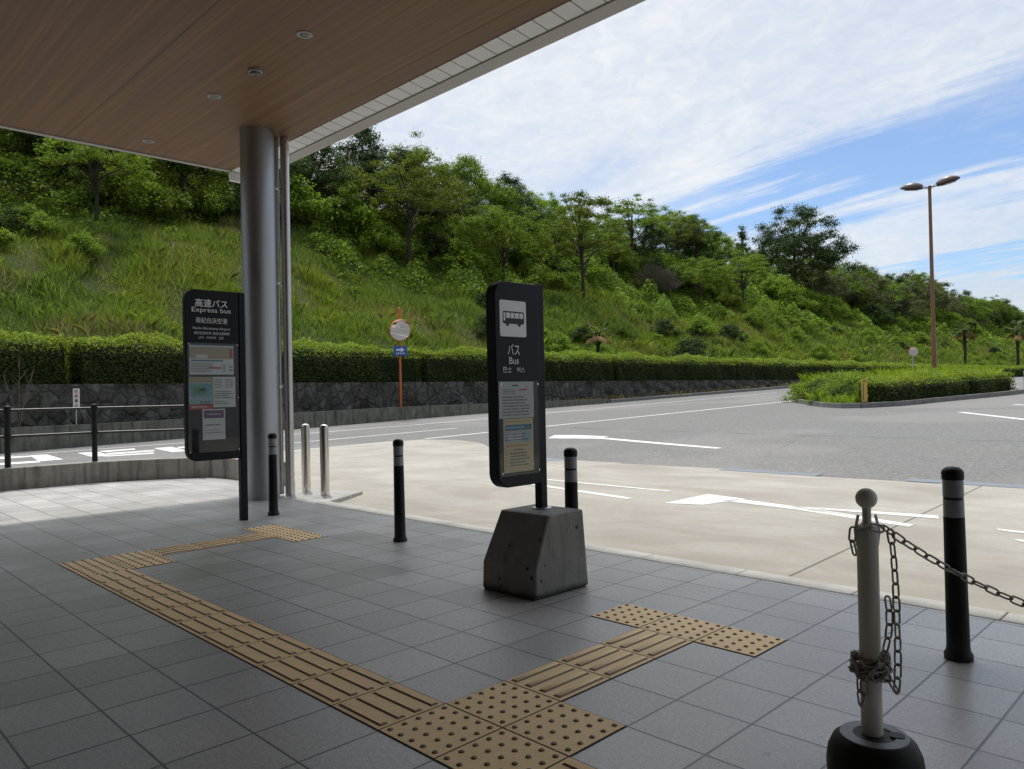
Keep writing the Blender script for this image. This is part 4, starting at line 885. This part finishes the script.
T('slim_umbrella_tree', umb[1], -38.7, 65.3, s=.85, label='small mid green umbrella tree left of the pale umbrella tree')
T('big_dark_tree', big, -44.4, 99.5, s=1.0, sz=1.02, label='biggest darkest tree breaking the skyline right of centre')
T('spire_tree', spi, -48.5, 92.5, s=1.0, label='narrow spire shaped conifer on the skyline left of the big dark tree')
T('dark_crest_tree', dom[0], -44.6, 74.5, s=.95, label='dark bushy tree on the crest above the grey leafless shrub')
T('crest_tree', dom[0], -45.8, 30.8, s=1.0, label='tall dense tree at the skyline beside the white canopy edge')
T('crest_tree', dom[1], -46.3, 35.5, s=.92, label='dense crest tree behind the large umbrella tree')
T('crest_tree', dom[2], -46.0, 41.0, s=1.05, label='broad dark tree on the skyline between umbrella tree and rounded tree')
for (x, y, k, s) in ((-43.5, 108, 0, 1.0), (-42.5, 116, 1, 1.0), (-44, 124, 0, 1.05), (-42, 134, 1, 1.1), (-44, 143, 0, 1.1), (-42.5, 152, 1, 1.15), (-44, 163, 0, 1.1)):
    T('grey_green_tree', gry[k], x, y, s=s, label='grey green loose tree on the right slope beyond the big dark tree', group='grey green trees on the right slope')
# crest forest
k = 0; taken = [(-44.4, 99.5, 5.0), (-45.8, 30.8, 2.0), (-46.3, 35.5, 2), (-46, 41, 2), (-44.6, 74.5, 2.2), (-44.1, 61.5, 3)]
for y in np.arange(-12, 265, 4.1):
    for row, P in enumerate((46.5, 51.0)):
        xx, yq = 1.885-P+random.uniform(-1.4, 1.4), y+random.uniform(-1.5, 1.5)+row*2
        if any((xx-a)**2+(yq-b)**2 < r*r for a, b, r in taken): continue
        if 80 < yq < 96 and row == 0: continue
        pr = random.choice(dom+dom+umb[:1]+(gry if yq > 105 else [])); pr = random.choice((dom[0], dom[0], dom[2])) if 24 < yq < 56 and row == 0 else pr; s = random.uniform(.66, .95)*(1.0 if row == 0 else .95)
        T('crest_tree', pr, xx, yq, s=s, sz=s*random.uniform(.9, 1.08), label='dense green tree crowded along the hill crest', group='trees along the hill crest')
# mid-slope bushes
for i, (x, y, k, s, lab) in enumerate(((-26.3, 43.4, 0, .95, 'dark round bush just above the hedge right of the bus pictogram sign'),)):
    T('dark_bush', bush[k], x, y, s=s, label=lab, cat='bush')
for i in range(110):
    y = random.uniform(-6, 170); P = random.uniform(42.4 if y < 24 or 52 < y < 66 else 40.9, 46)
    T('slope_shrub', bush[random.choice((0, 1, 1, 2, 2))], 1.885-P, y, s=random.uniform(.7, 1.35), label='leafy shrub filling the slope between the hillside trees', group='shrubs across the upper slope', cat='shrub')
for i in range(60):
    y = random.uniform(26, 150) if i > 5 else random.uniform(0, 24); P = 27.6+11*random.random()**.6 if i > 5 else random.uniform(35, 39)
    T('low_shrub', bush[random.choice((0, 1, 2, 2))], 1.885-P, y, s=random.uniform(.3, .7), label='low leafy shrub half sunk in the hillside grass', group='low shrubs in the grass', cat='shrub')
# grey leafless shrub
g = np.random.default_rng(88); C = g.normal(size=(3600, 3)); C = unit(C)*g.uniform(.2, 1, (3600, 1))**.5*np.array([2.6, 2.6, 2.3]); C[:, 2] = np.abs(C[:, 2])
a = unit(C+np.array([0, 0, 1.2])+g.normal(0, .6, C.shape))*g.uniform(.25, .6, (3600, 1)); b = unit(np.cross(a, g.normal(size=a.shape)))*.012
e = empty('leafless_shrub', (-39.9, 59.2, HZ(-39.9, 59.2)+1.0)); e.scale = (.9, .9, .9); tag(e, 'grey leafless shrub in the middle of the slope', 'shrub')
link(bpy.data.objects.new('twigs', quads_mesh('twigs', np.stack([C-a-b, C-a+b, C+a+b*.4, C+a-b*.4], 1), M['twiggrey'])), e)
mb = MB()
for k in range(12): limb_mesh(mb, (0, 0, -.3), (random.uniform(-1.8, 1.8), random.uniform(-1.8, 1.8), random.uniform(1, 2)), .05, .012, g)
mb.build('stems', M['barkg'], e)
# palms
def palm_mesh(seed, H, R_, nf):
    g = np.random.default_rng(seed); Q = []; D = []
    for k in range(nf):
        az = g.uniform(0, 6.283); el = g.uniform(-.75, 1.1); dead = el < -.45
        d = np.array([math.cos(az)*math.cos(el), math.sin(az)*math.cos(el), math.sin(el)]); hub = np.array([0, 0, H])+d*R_*g.uniform(.45, .62)
        s = unit(np.cross(d, [0, 0, 1.0])); n = np.cross(s, d); (D if dead else Q).append(np.stack([np.array([0, 0, H])-s*.02, np.array([0, 0, H])+s*.02, hub+s*.02, hub-s*.02]))
        for q in range(17):
            f = (q-8)/8*1.25; v = d*math.cos(f)+s*math.sin(f); L = R_*.55*(1-.25*abs(f)); p1 = hub+v*L*.55; p2 = hub+v*L-np.array([0, 0, .22*L*(1+abs(f))]); w = np.cross(v, n)*.055*R_
            (D if dead else Q).append(np.stack([hub, p1-w*.6, p2, p1+w*.6]))
    return np.array(Q), np.array(D) if D else None
def palm(x, y, H, R_, seed, label, nf=26, group=None):
    e = empty('fan_palm', (x, y, HZ(x, y)), random.uniform(0, 6)); tag(e, label, 'palm tree', group)
    Q, D = palm_mesh(seed, H, R_, nf); link(bpy.data.objects.new('crown', quads_mesh('palm_crown', Q, M['l_palm'])), e)
    if D is not None: link(bpy.data.objects.new('dead_fronds', quads_mesh('dead_fronds', D, M['l_dead'])), e)
    g = np.random.default_rng(seed); mb = MB(); mb.tube([(0, 0, -.4), (.03, .02, H*.4), (0, 0, H)], [.11*R_*.9, .10*R_*.9, .13*R_], 10)
    for k in range(60):
        zz = g.uniform(H*.6, H*.98); a = g.uniform(0, 6.28); r = .11*R_; mb.tube([(r*math.cos(a), r*math.sin(a), zz), (r*1.7*math.cos(a), r*1.7*math.sin(a), zz+.1)], .02, 4)
    mb.build('trunk', M['bark'], e)
palm(-27.1, 111.3, 5.3, 1.9, 1, 'fan palm right of the lamp post, at the foot of the slope')
palm(-26.2, 136, 6.4, 2.2, 2, 'fan palm at the right edge of the picture')
palm(-26.2, 33.3, 2.1, 1.05, 3, 'small fan palm with brown drooping fronds just right of the bus pictogram sign', 16)
# bare twigs at the far left in front of the hedge
e = empty('bare_sapling', (-22.95, 3.4, .42)); tag(e, 'pale bare sapling in front of the hedge at the far left', 'sapling'); mb = MB()
for dx, dy, h in ((0, .0, 2.1), (.05, .35, 1.75), (.02, -.4, 1.5), (.08, .15, 1.2)):
    mb.tube(bez((0, 0, -.1), (.05+dx, dy*.2, h*.4), (.1+dx, dy, h), n=8), [.014-.0012*i for i in range(9)], 6)
    for q in range(4): z = h*random.uniform(.4, .9); mb.tube([(.08, dy*z/h, z), (.12, dy*z/h+random.uniform(-.25, .25), z+.3)], [.008, .003], 5)
mb.build('stem', M['twig'], e)

# ------------------------------------------------------------------ mirrors and small signs on the far side
def face_matrix(loc, aim):   # local +Z looks along aim
    return Matrix.Translation(loc) @ Vector(aim).to_track_quat('Z', 'Y').to_matrix().to_4x4()
def dome(mb, Rd, depth, M4, n=36, m=6, mi=0):
    prof = [(Rd*(1-k/m)+1e-4, depth*(1-((1-k/m))**2)) for k in range(m+1)]; mb.lathe(prof, 0, 0, n, mi, True, M4)
mr = empty('traffic_mirror', (-22.95, 16.55, .62)); tag(mr, 'round convex traffic mirror on an orange pole above the stone wall', 'traffic mirror')
P_(MB().lathe([(.045, .58), (.045, 4.63), (.02, 4.66)], -22.95, 16.55, 18), 'pole', M['orange'], mr)
aim = Vector((.84, -.42, -.26)); M4 = face_matrix((-22.80, 16.47, 3.72), aim)
d = MB(); d.lathe([(.43, -.07), (.44, -.02), (.43, .015), (.405, .02)], 0, 0, 36, 0, True, M4); fr = P_(d, 'frame', M['orange'], mr)
d = MB(); dome(d, .40, .05, M4 @ Matrix.Translation((0, 0, .02))); P_(d, 'mirror_face', M['mirror'], mr)
hd = MB(); vs = []; fs = []
for k in range(13):
    a = R(40+100*k/12); vs += [M4 @ Vector((.435*math.cos(a), .435*math.sin(a), 0)), M4 @ Vector((.445*math.cos(a), .445*math.sin(a), .16))]
for k in range(12): fs.append((2*k, 2*k+2, 2*k+3, 2*k+1))
hd.add(vs, fs); P_(hd, 'hood', M['orange'], mr)
pm = face_matrix((-22.83, 16.48, 2.90), Vector((.84, -.5, 0)))
d = MB(); vs = [pm @ Vector(p) for p in ((-.27, -.19, 0), (.27, -.19, 0), (.27, .19, 0), (-.27, .19, 0), (-.27, -.19, .012), (.27, -.19, .012), (.27, .19, .012), (-.27, .19, .012))]
d.add(vs, [(0, 3, 2, 1), (4, 5, 6, 7), (0, 1, 5, 4), (1, 2, 6, 5), (2, 3, 7, 6), (3, 0, 4, 7)]); ap = P_(d, 'arrow_plate', M['blue'], mr)
d = MB(); ar = [(-.16, .01), (.02, .01), (.02, -.055), (.17, .045), (.02, .145), (.02, .08), (-.16, .08)]; d.add([pm @ Vector((a, b, .014)) for a, b in ar], [tuple(range(7))]); 
for k in range(5): d.add([pm @ Vector((-.16+k*.07+a, -.12+b, .014)) for a, b in ((0, 0), (.045, 0), (.045, .045), (0, .045))], [(0, 1, 2, 3)])
P_(d, 'arrow', M['white'], mr)
m2 = empty('traffic_mirror', (-21.9, 74.2, GZ(-21.9, 74.2))); tag(m2, 'small distant round mirror on a grey pole left of the lamp post', 'traffic mirror')
z0 = GZ(-21.9, 74.2)
P_(MB().lathe([(.045, z0), (.045, z0+2.9)], -21.9, 74.2, 14), 'pole', M['galv'], m2)
M4 = face_matrix((-21.78, 74.1, 4.12), Vector((.6, -.8, -.28)))
d = MB(); d.lathe([(.43, -.06), (.44, -.02), (.43, .015), (.40, .02)], 0, 0, 30, 0, True, M4); P_(d, 'frame', M['orange'], m2)
d = MB(); dome(d, .40, .07, M4 @ Matrix.Translation((0, 0, .02))); P_(d, 'mirror_face', M['mirror'], m2)
# slim white notice with vertical writing
ns = empty('notice_plate', (-22.62, 4.75, .45)); tag(ns, 'slim upright white notice plate with vertical red writing before the stone wall', 'notice')
P_(MB().lathe([(.018, .40), (.018, 1.0)], -22.64, 4.75, 10), 'stake', M['galv'], ns)
nm = face_matrix((-22.61, 4.75, 1.23), Vector((.72, -.69, 0)))
d = MB(); vs = [nm @ Vector((a, b, c)) for c in (-.006, .006) for a, b in ((-.095, -.29), (.095, -.29), (.095, .29), (-.095, .29))]
d.add(vs, [(0, 3, 2, 1), (4, 5, 6, 7), (0, 1, 5, 4), (1, 2, 6, 5), (2, 3, 7, 6), (3, 0, 4, 7)]); P_(d, 'plate', M['white'], ns)
for i, cch in enumerate('駐車禁止'):
    q = MB(); text_into(q, cch, 0, .20-.135*i, None, .105, 0, 0, .02)
    q.v = [tuple(nm @ Vector((p[1], p[2], .009))) for p in q.v]; P_(q, 'character', M['redp'] if i < 2 else M['ink'], ns)

# ------------------------------------------------------------------ planted island, lamp, marker
isl = [(-7.0, 21.9), (-6.2, 22.9), (-5.72, 25.4), (-4.78, 29.6), (-4.65, 31.2), (-5.1, 32.6), (-7.2, 35.6), (-10.2, 36.8), (-12.8, 34.6), (-13.3, 31.6), (-12.9, 29.6), (-10.6, 25.6), (-8.5, 22.7), (-7.6, 21.9)]
ik = MB(); n = len(isl); cen = Vector((-9, 29))
inn = [tuple(Vector(p)+(cen-Vector(p)).normalized()*.17) for p in isl]
for i in range(n):
    j = (i+1) % n; a, b, c, d_ = isl[i], isl[j], inn[j], inn[i]
    L = (Vector(b)-Vector(a)).length; m_ = max(1, int(L/.62))
    for q in range(m_):
        t0, t1 = q/m_+.006/L, (q+1)/m_-.006/L
        pp = [Vector(a).lerp(Vector(b), t0), Vector(a).lerp(Vector(b), t1), Vector(d_).lerp(Vector(c), t1), Vector(d_).lerp(Vector(c), t0)]
        ik.add([(p.x, p.y, GZ(p.x, p.y)-.1) for p in pp]+[(p.x, p.y, GZ(p.x, p.y)+.14) for p in pp], [(4, 5, 6, 7), (0, 1, 5, 4), (1, 2, 6, 5), (2, 3, 7, 6), (3, 0, 4, 7)])
M['kerbd'] = mat_concrete('dark_kerb_concrete', (.13, .13, .13), (.21, .21, .205), .3, False, False)
tag(ik.build('island_kerb', M['kerbd']), 'grey kerb stones around the planted traffic island', 'kerb', kind='structure')
so = MB().add([(p[0], p[1], GZ(*p)+.11) for p in inn], [tuple(range(n))]); tag(so.build('island_soil', M['soil']), 'soil bed of the planted traffic island', 'ground', kind='structure')
A, B = Vector((-6.52, 22.85)), Vector((-4.93, 30.9)); dv = (B-A); LL = dv.length; rz = math.atan2(dv.y, dv.x)-math.pi/2
L1 = LL*.60; L2 = LL-L1-.32
for (L_, t, seed, lab) in ((L1, 0, 31, 'clipped hedge block on the island nearest the yellow marker plate'), (L2, L1+.32, 32, 'clipped hedge block at the right end of the planted island')):
    p = A+dv.normalized()*t; zz = GZ(p.x, p.y)+.1
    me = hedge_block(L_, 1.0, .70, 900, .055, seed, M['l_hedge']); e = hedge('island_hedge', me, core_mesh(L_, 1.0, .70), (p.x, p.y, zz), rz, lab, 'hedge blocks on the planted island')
    e.rotation_euler = (math.atan(.027), 0, rz)
def inpoly(x, y, poly):
    c = np.zeros(len(x), bool); j = len(poly)-1
    for i in range(len(poly)):
        xi, yi = poly[i]; xj, yj = poly[j]
        c ^= ((yi > y) != (yj > y)) & (x < (xj-xi)*(y-yi)/(yj-yi+1e-12)+xi); j = i
    return c
x, y = rng.uniform(-13.3, -4.6, 60000), rng.uniform(21.8, 37, 60000); m = inpoly(x, y, inn)
side = (x-A.x)*(dv.y)-(y-A.y)*dv.x; side = side/LL      # >0 outside (towards +x)
m &= side < -.75; x, y, side = x[m], y[m], side[m]
cl = np.sin(x*1.7+y)*np.sin(y*1.9-x*.6)+.5*np.sin(x*3.3+y*2.2)
Hh = np.clip(.74+.16*cl, .35, 1.1)*np.where(side < -1.0, 1, .75); tip = np.clip((-side-1.2)/4.5, 0, 1); near = np.clip((27-y)/4, 0, 1)
Hh = Hh*(1-.48*near)*np.where((x < -9.2) & (y < 31.5), .5, 1.0)*np.where(y > 32.2, .55, 1.0)
o = link(bpy.data.objects.new('island_weeds', quads_mesh('island_weeds', blades(np.stack([x, y, gz(x, y)+.1+.18*(1-near)], 1), Hh, .034, .7), M['weed']))); tag(o, 'bright overgrown weeds filling the planted traffic island', 'weeds', kind='stuff')
isb = [make_tree(601, .95, .95, .05, 'dome', 46, 150, .075, .30, M['l_lite'], M['bark'], .8, .04), make_tree(602, .85, .8, .05, 'dome', 46, 150, .065, .28, M['l_hedge'], M['bark'], .8, .04)]
for (x, y, k, s) in ((-11.7, 30.4, 0, .8), (-11.1, 28.9, 1, .9), (-10.7, 27.0, 0, .85), (-9.7, 25.6, 1, .9), (-8.8, 24.3, 0, .78), (-8.0, 23.3, 1, .75), (-8.9, 26.0, 1, 1.0), (-10.2, 28.6, 0, 1.15), (-10.7, 30.6, 0, 1.2), (-9.6, 27.2, 0, 1.2), (-8.3, 24.9, 0, 1.05), (-11.3, 29.7, 0, .9)):
    T('island_shrub', isb[k], x, y, z=GZ(x, y)+.1, s=s, label='low rounded shrub at the left tip of the planted island', group='shrubs at the island tip', cat='shrub')
yp = empty('marker_plate', (-7.18, 22.66, GZ(-7.18, 22.66)+.1)); tag(yp, 'faded yellow marker plate on the kerb of the planted island', 'marker')
zb = GZ(-7.18, 22.66)+.1; ym = face_matrix((-7.18, 22.66, zb), Vector((.7, -.71, 0)))
def ybox(mb, a0, b0, a1, b1, c0, c1):
    mb.add([ym @ Vector((a, b, c)) for c in (c0, c1) for a, b in ((a0, b0), (a1, b0), (a1, b1), (a0, b1))], [(0, 3, 2, 1), (4, 5, 6, 7), (0, 1, 5, 4), (1, 2, 6, 5), (2, 3, 7, 6), (3, 0, 4, 7)]); return mb
P_(ybox(MB(), -.08, .05, .08, .76, -.02, .02), 'plate', M['yellow'], yp)
P_(ybox(ybox(MB(), -.06, .68, .06, .71, .021, .024), -.06, .10, -.035, .62, .021, .024), 'printed_band', M['soil'], yp)
# lamp
LX, LY = -8.29, 33.4; lz0 = GZ(LX, LY)+.1; lp = empty('street_lamp', (LX, LY, lz0)); tag(lp, 'tall brown street lamp with two heads rising from the planted island', 'street lamp')
P_(MB().lathe([(.15, lz0), (.15, lz0+.05), (.105, lz0+.06), (.095, lz0+2.2), (.085, lz0+2.25), (.062, 9.35), (.075, 9.36), (.075, 9.5), (.03, 9.53)], LX, LY, 20), 'pole', M['lamp'], lp)
ax = (Vector((.704, .71, 0))*.72-Vector((-.71, .704, 0))*.69).normalized()
for sg_ in (1, -1):
    d_ = ax*sg_; p0 = Vector((LX, LY, 9.43)); tip_ = p0+d_*.30+Vector((0, 0, .04))
    P_(MB().tube(bez(p0, p0+d_*.2+Vector((0, 0, .02)), tip_, n=8), .025, 8).tube(bez(p0+Vector((0, 0, -.05)), p0+d_*.25+Vector((0, 0, .16)), p0+d_*.62+Vector((0, 0, .27)), n=8), .012, 6), 'arm', M['lamphead'], lp)
    ux = (d_*.96+Vector((0, 0, .16))).normalized(); uy = Vector((0, 0, 1)).cross(ux).normalized(); uz = ux.cross(uy); cc = tip_+ux*.42
    vs = []; fs = []; nb, nr = 12, 16
    for i in range(nb+1):
        t = i/nb; w = .20*(math.sin(math.pi*min(.97, max(.03, .12+t*.85)))**.55); hh = .25*(math.sin(math.pi*min(.98, max(.02, t*.8+.16)))**.7)
        for k_ in range(nr):
            a = 2*math.pi*k_/nr; zz = math.sin(a)*hh; zz = zz if zz > 0 else zz*.3
            vs.append(cc+ux*((t-.5)*.86)+uy*(math.cos(a)*w)+uz*zz)
    for i in range(nb):
        for k_ in range(nr): fs.append((i*nr+k_, i*nr+(k_+1) % nr, (i+1)*nr+(k_+1) % nr, (i+1)*nr+k_))
    hb = MB().add(vs, fs, 0, True); hb.add(vs[:nr], [tuple(range(nr-1, -1, -1))]); hb.add(vs[-nr:], [tuple(range(nr))])
    ho = P_(hb, 'lamp_head', M['lamphead'], lp)
    ln = MB().add([cc+ux*(.30*math.cos(a*R(18)))+uy*(.115*math.sin(a*R(18)))-uz*.078 for a in range(20)], [tuple(range(20))]); lo = ln.build('lens', M['lampglass'])
    lo.parent = ho; lo.matrix_parent_inverse = ho.matrix_parent_inverse.copy() ; lo.matrix_parent_inverse = Matrix.Translation(-Vector(lp.location)) @ Matrix() if False else Matrix()
# hoop barrier right of the island
hbx = empty('hoop_barrier', (-5.0, 34.6, GZ(-5.0, 34.6))); tag(hbx, 'pale steel hoop barrier beyond the right end of the planted island', 'barrier')
z_ = GZ(-5, 34.6); q = MB(); a0, b0 = Vector((-5.25, 34.2, z_)), Vector((-4.3, 35.6, z_))
up = Vector((0, 0, .8)); q.tube([a0, a0+up*.9, a0+up+(b0-a0)*.06, b0+up-(b0-a0)*.06, b0+up*.9, b0], .03, 10); P_(q, 'hoop', M['galv'], hbx)
q = MB().tube([a0+up*.5, b0+up*.5], .022, 8); P_(q, 'crossbar', M['galv'], hbx)

# ------------------------------------------------------------------ sky, sun, camera
sun_dir = Vector((-.328, .154, 1.0)).normalized(); elev = math.asin(sun_dir.z)
w = bpy.data.worlds.new('World'); SC.world = w; w.use_nodes = True; nt = w.node_tree; N = nt.nodes; bg = N['Background']
class WN(NT):
    def __init__(s): s.t = nt
k = WN()
sky = k.n('ShaderNodeTexSky'); sky.sky_type = 'NISHITA'; sky.sun_disc = False; sky.sun_elevation = elev
sky.sun_rotation = math.atan2(sun_dir.x, sun_dir.y); sky.air_density = 1.0; sky.dust_density = .6; sky.ozone_density = 1.6
d = k.coord('Generated'); sp = k.n('ShaderNodeSeparateXYZ', Vector=d)
zc = k.math('ADD', k.math('MAXIMUM', sp.outputs[2], 0.0), .22)
cmb = k.n('ShaderNodeCombineXYZ', X=k.math('DIVIDE', sp.outputs[0], zc), Y=k.math('DIVIDE', sp.outputs[1], zc), Z=0.0)
# clouds drift in streaks along one direction
big_ = k.noise(k.map(cmb.outputs[0], (.85, 1.2, 1), (0, 0, R(32))), 1.3, 8, .55, .6)
fine = k.noise(k.map(cmb.outputs[0], (2.6, 3.0, 1), (0, 0, R(75))), 6.5, 6, .62, .8)
strk = k.noise(k.map(cmb.outputs[0], (.5, 3.6, 1), (0, 0, R(28))), 2.6, 6, .6, .25)
def plane(n, off=0.0):
    nd = k.n('ShaderNodeVectorMath', operation='DOT_PRODUCT'); k.set(nd.inputs[0], d); nd.inputs[1].default_value = n
    return k.math('ADD', nd.outputs['Value'], off)
def ray(px):
    R_, U_, F_ = Vector((.7041951, .70971, -.0205145)), Vector((.0219226, .0071456, .9997341)), Vector((-.709668, .7044577, .0105268))
    return (F_+R_*((px[0]-512)/759.866)-U_*((px[1]-384.5)/759.866)).normalized()
def gap(pa, pb, wd):   # clear lane in the clouds along a great circle
    n_ = ray(pa).cross(ray(pb)).normalized()
    v = k.math('ABSOLUTE', k.math('ADD', plane(tuple(n_)), k.math('MULTIPLY', k.math('SUBTRACT', strk, .5), .2)))
    return k.math('SUBTRACT', 1.0, k.math('DIVIDE', v, wd), clamp=True)
right = k.math('MULTIPLY_ADD', plane(tuple(ray((1010, 250)))), 7.0, -6.05, clamp=True)
g1 = k.math('MULTIPLY', gap((700, 222), (1030, 138), .060), k.math('MULTIPLY_ADD', plane(tuple(ray((960, 165)))), 8.5, -7.35, clamp=True))
g2 = k.math('MULTIPLY', gap((880, 285), (1030, 252), .020), right)
g3 = k.math('MULTIPLY', gap((880, 135), (1030, 78), .045), right)
cov = k.math('ADD', k.math('MULTIPLY', big_, .75), k.math('ADD', k.math('MULTIPLY', fine, .19), k.math('MULTIPLY', strk, .04)))
cov = k.math('ADD', cov, -.07)
cov = k.math('SUBTRACT', cov, k.math('MULTIPLY', k.math('POWER', g1, 1.5), .52)); cov = k.math('SUBTRACT', cov, k.math('MULTIPLY', g2, .44)); cov = k.math('SUBTRACT', cov, k.math('MULTIPLY', g3, .36))
cf = k.ramp(cov, [(-.0, .08), (.18, .36), (.36, .74), (.56, .96)])
shade = k.ramp(k.math('ADD', k.math('MULTIPLY', fine, .45), k.math('MULTIPLY', big_, .55)), [(.34, (6.9, 7.35, 8.0)), (.5, (7.6, 7.95, 8.35)), (.64, (8.35, 8.55, 8.7))])
skyc = k.mix(1.0, sky.outputs[0], (1.05, 1.22, 1.42), 'MULTIPLY')
sd = plane(tuple(sun_dir))     # cloud brightness added round the sun, above the view, to lift shaded paving
glow = k.math('MULTIPLY_ADD', k.math('SMOOTH_MIN', k.math('MULTIPLY_ADD', sd, 1/.28, -.72/.28, clamp=True), 1.0, .1), 4.0, 1.0)
glow = k.math('MULTIPLY', glow, k.math('MULTIPLY_ADD', k.math('MULTIPLY_ADD', sd, 1/.42, .02/.42, clamp=True), .52, .48))
gm = k.n('ShaderNodeVectorMath', operation='SCALE'); k.set(gm.inputs[0], shade); k.set(gm.inputs['Scale'], glow)
col = k.mix(cf, skyc, gm.outputs[0])
nt.links.new(col, bg.inputs[0]); bg.inputs[1].default_value = .088
sl_ = bpy.data.lights.new('sun', 'SUN'); sl_.energy = 2.7; sl_.angle = R(2.2); sl_.color = (1.0, .955, .88)
so_ = link(bpy.data.objects.new('sun', sl_)); so_.rotation_euler = (-sun_dir).to_track_quat('-Z', 'Y').to_euler(); so_.location = (0, 0, 60)
cd = bpy.data.cameras.new('camera'); cd.sensor_width = 36; cd.lens = 26.714; cd.clip_end = 4000; cd.clip_start = .05
co = link(bpy.data.objects.new('camera', cd))
rx, ux, fx = (.7041951, .70971, -.0205145), (.0219226, .0071456, .9997341), (-.709668, .7044577, .0105268)
co.matrix_world = Matrix(((rx[0], ux[0], -fx[0], CAM[0]), (rx[1], ux[1], -fx[1], CAM[1]), (rx[2], ux[2], -fx[2], CAM[2]), (0, 0, 0, 1)))
SC.camera = co
vs_ = SC.view_settings; vs_.view_transform = 'Standard'; vs_.look = 'None'; vs_.exposure = 0.30; vs_.gamma = 1.0; vs_.use_curve_mapping = False
SC.render.engine = 'CYCLES'; SC.cycles.use_denoising = True; SC.cycles.max_bounces = 7; SC.cycles.transparent_max_bounces = 8
SC.cycles.diffuse_bounces = 4; SC.cycles.glossy_bounces = 3; SC.cycles.sample_clamp_indirect = 6
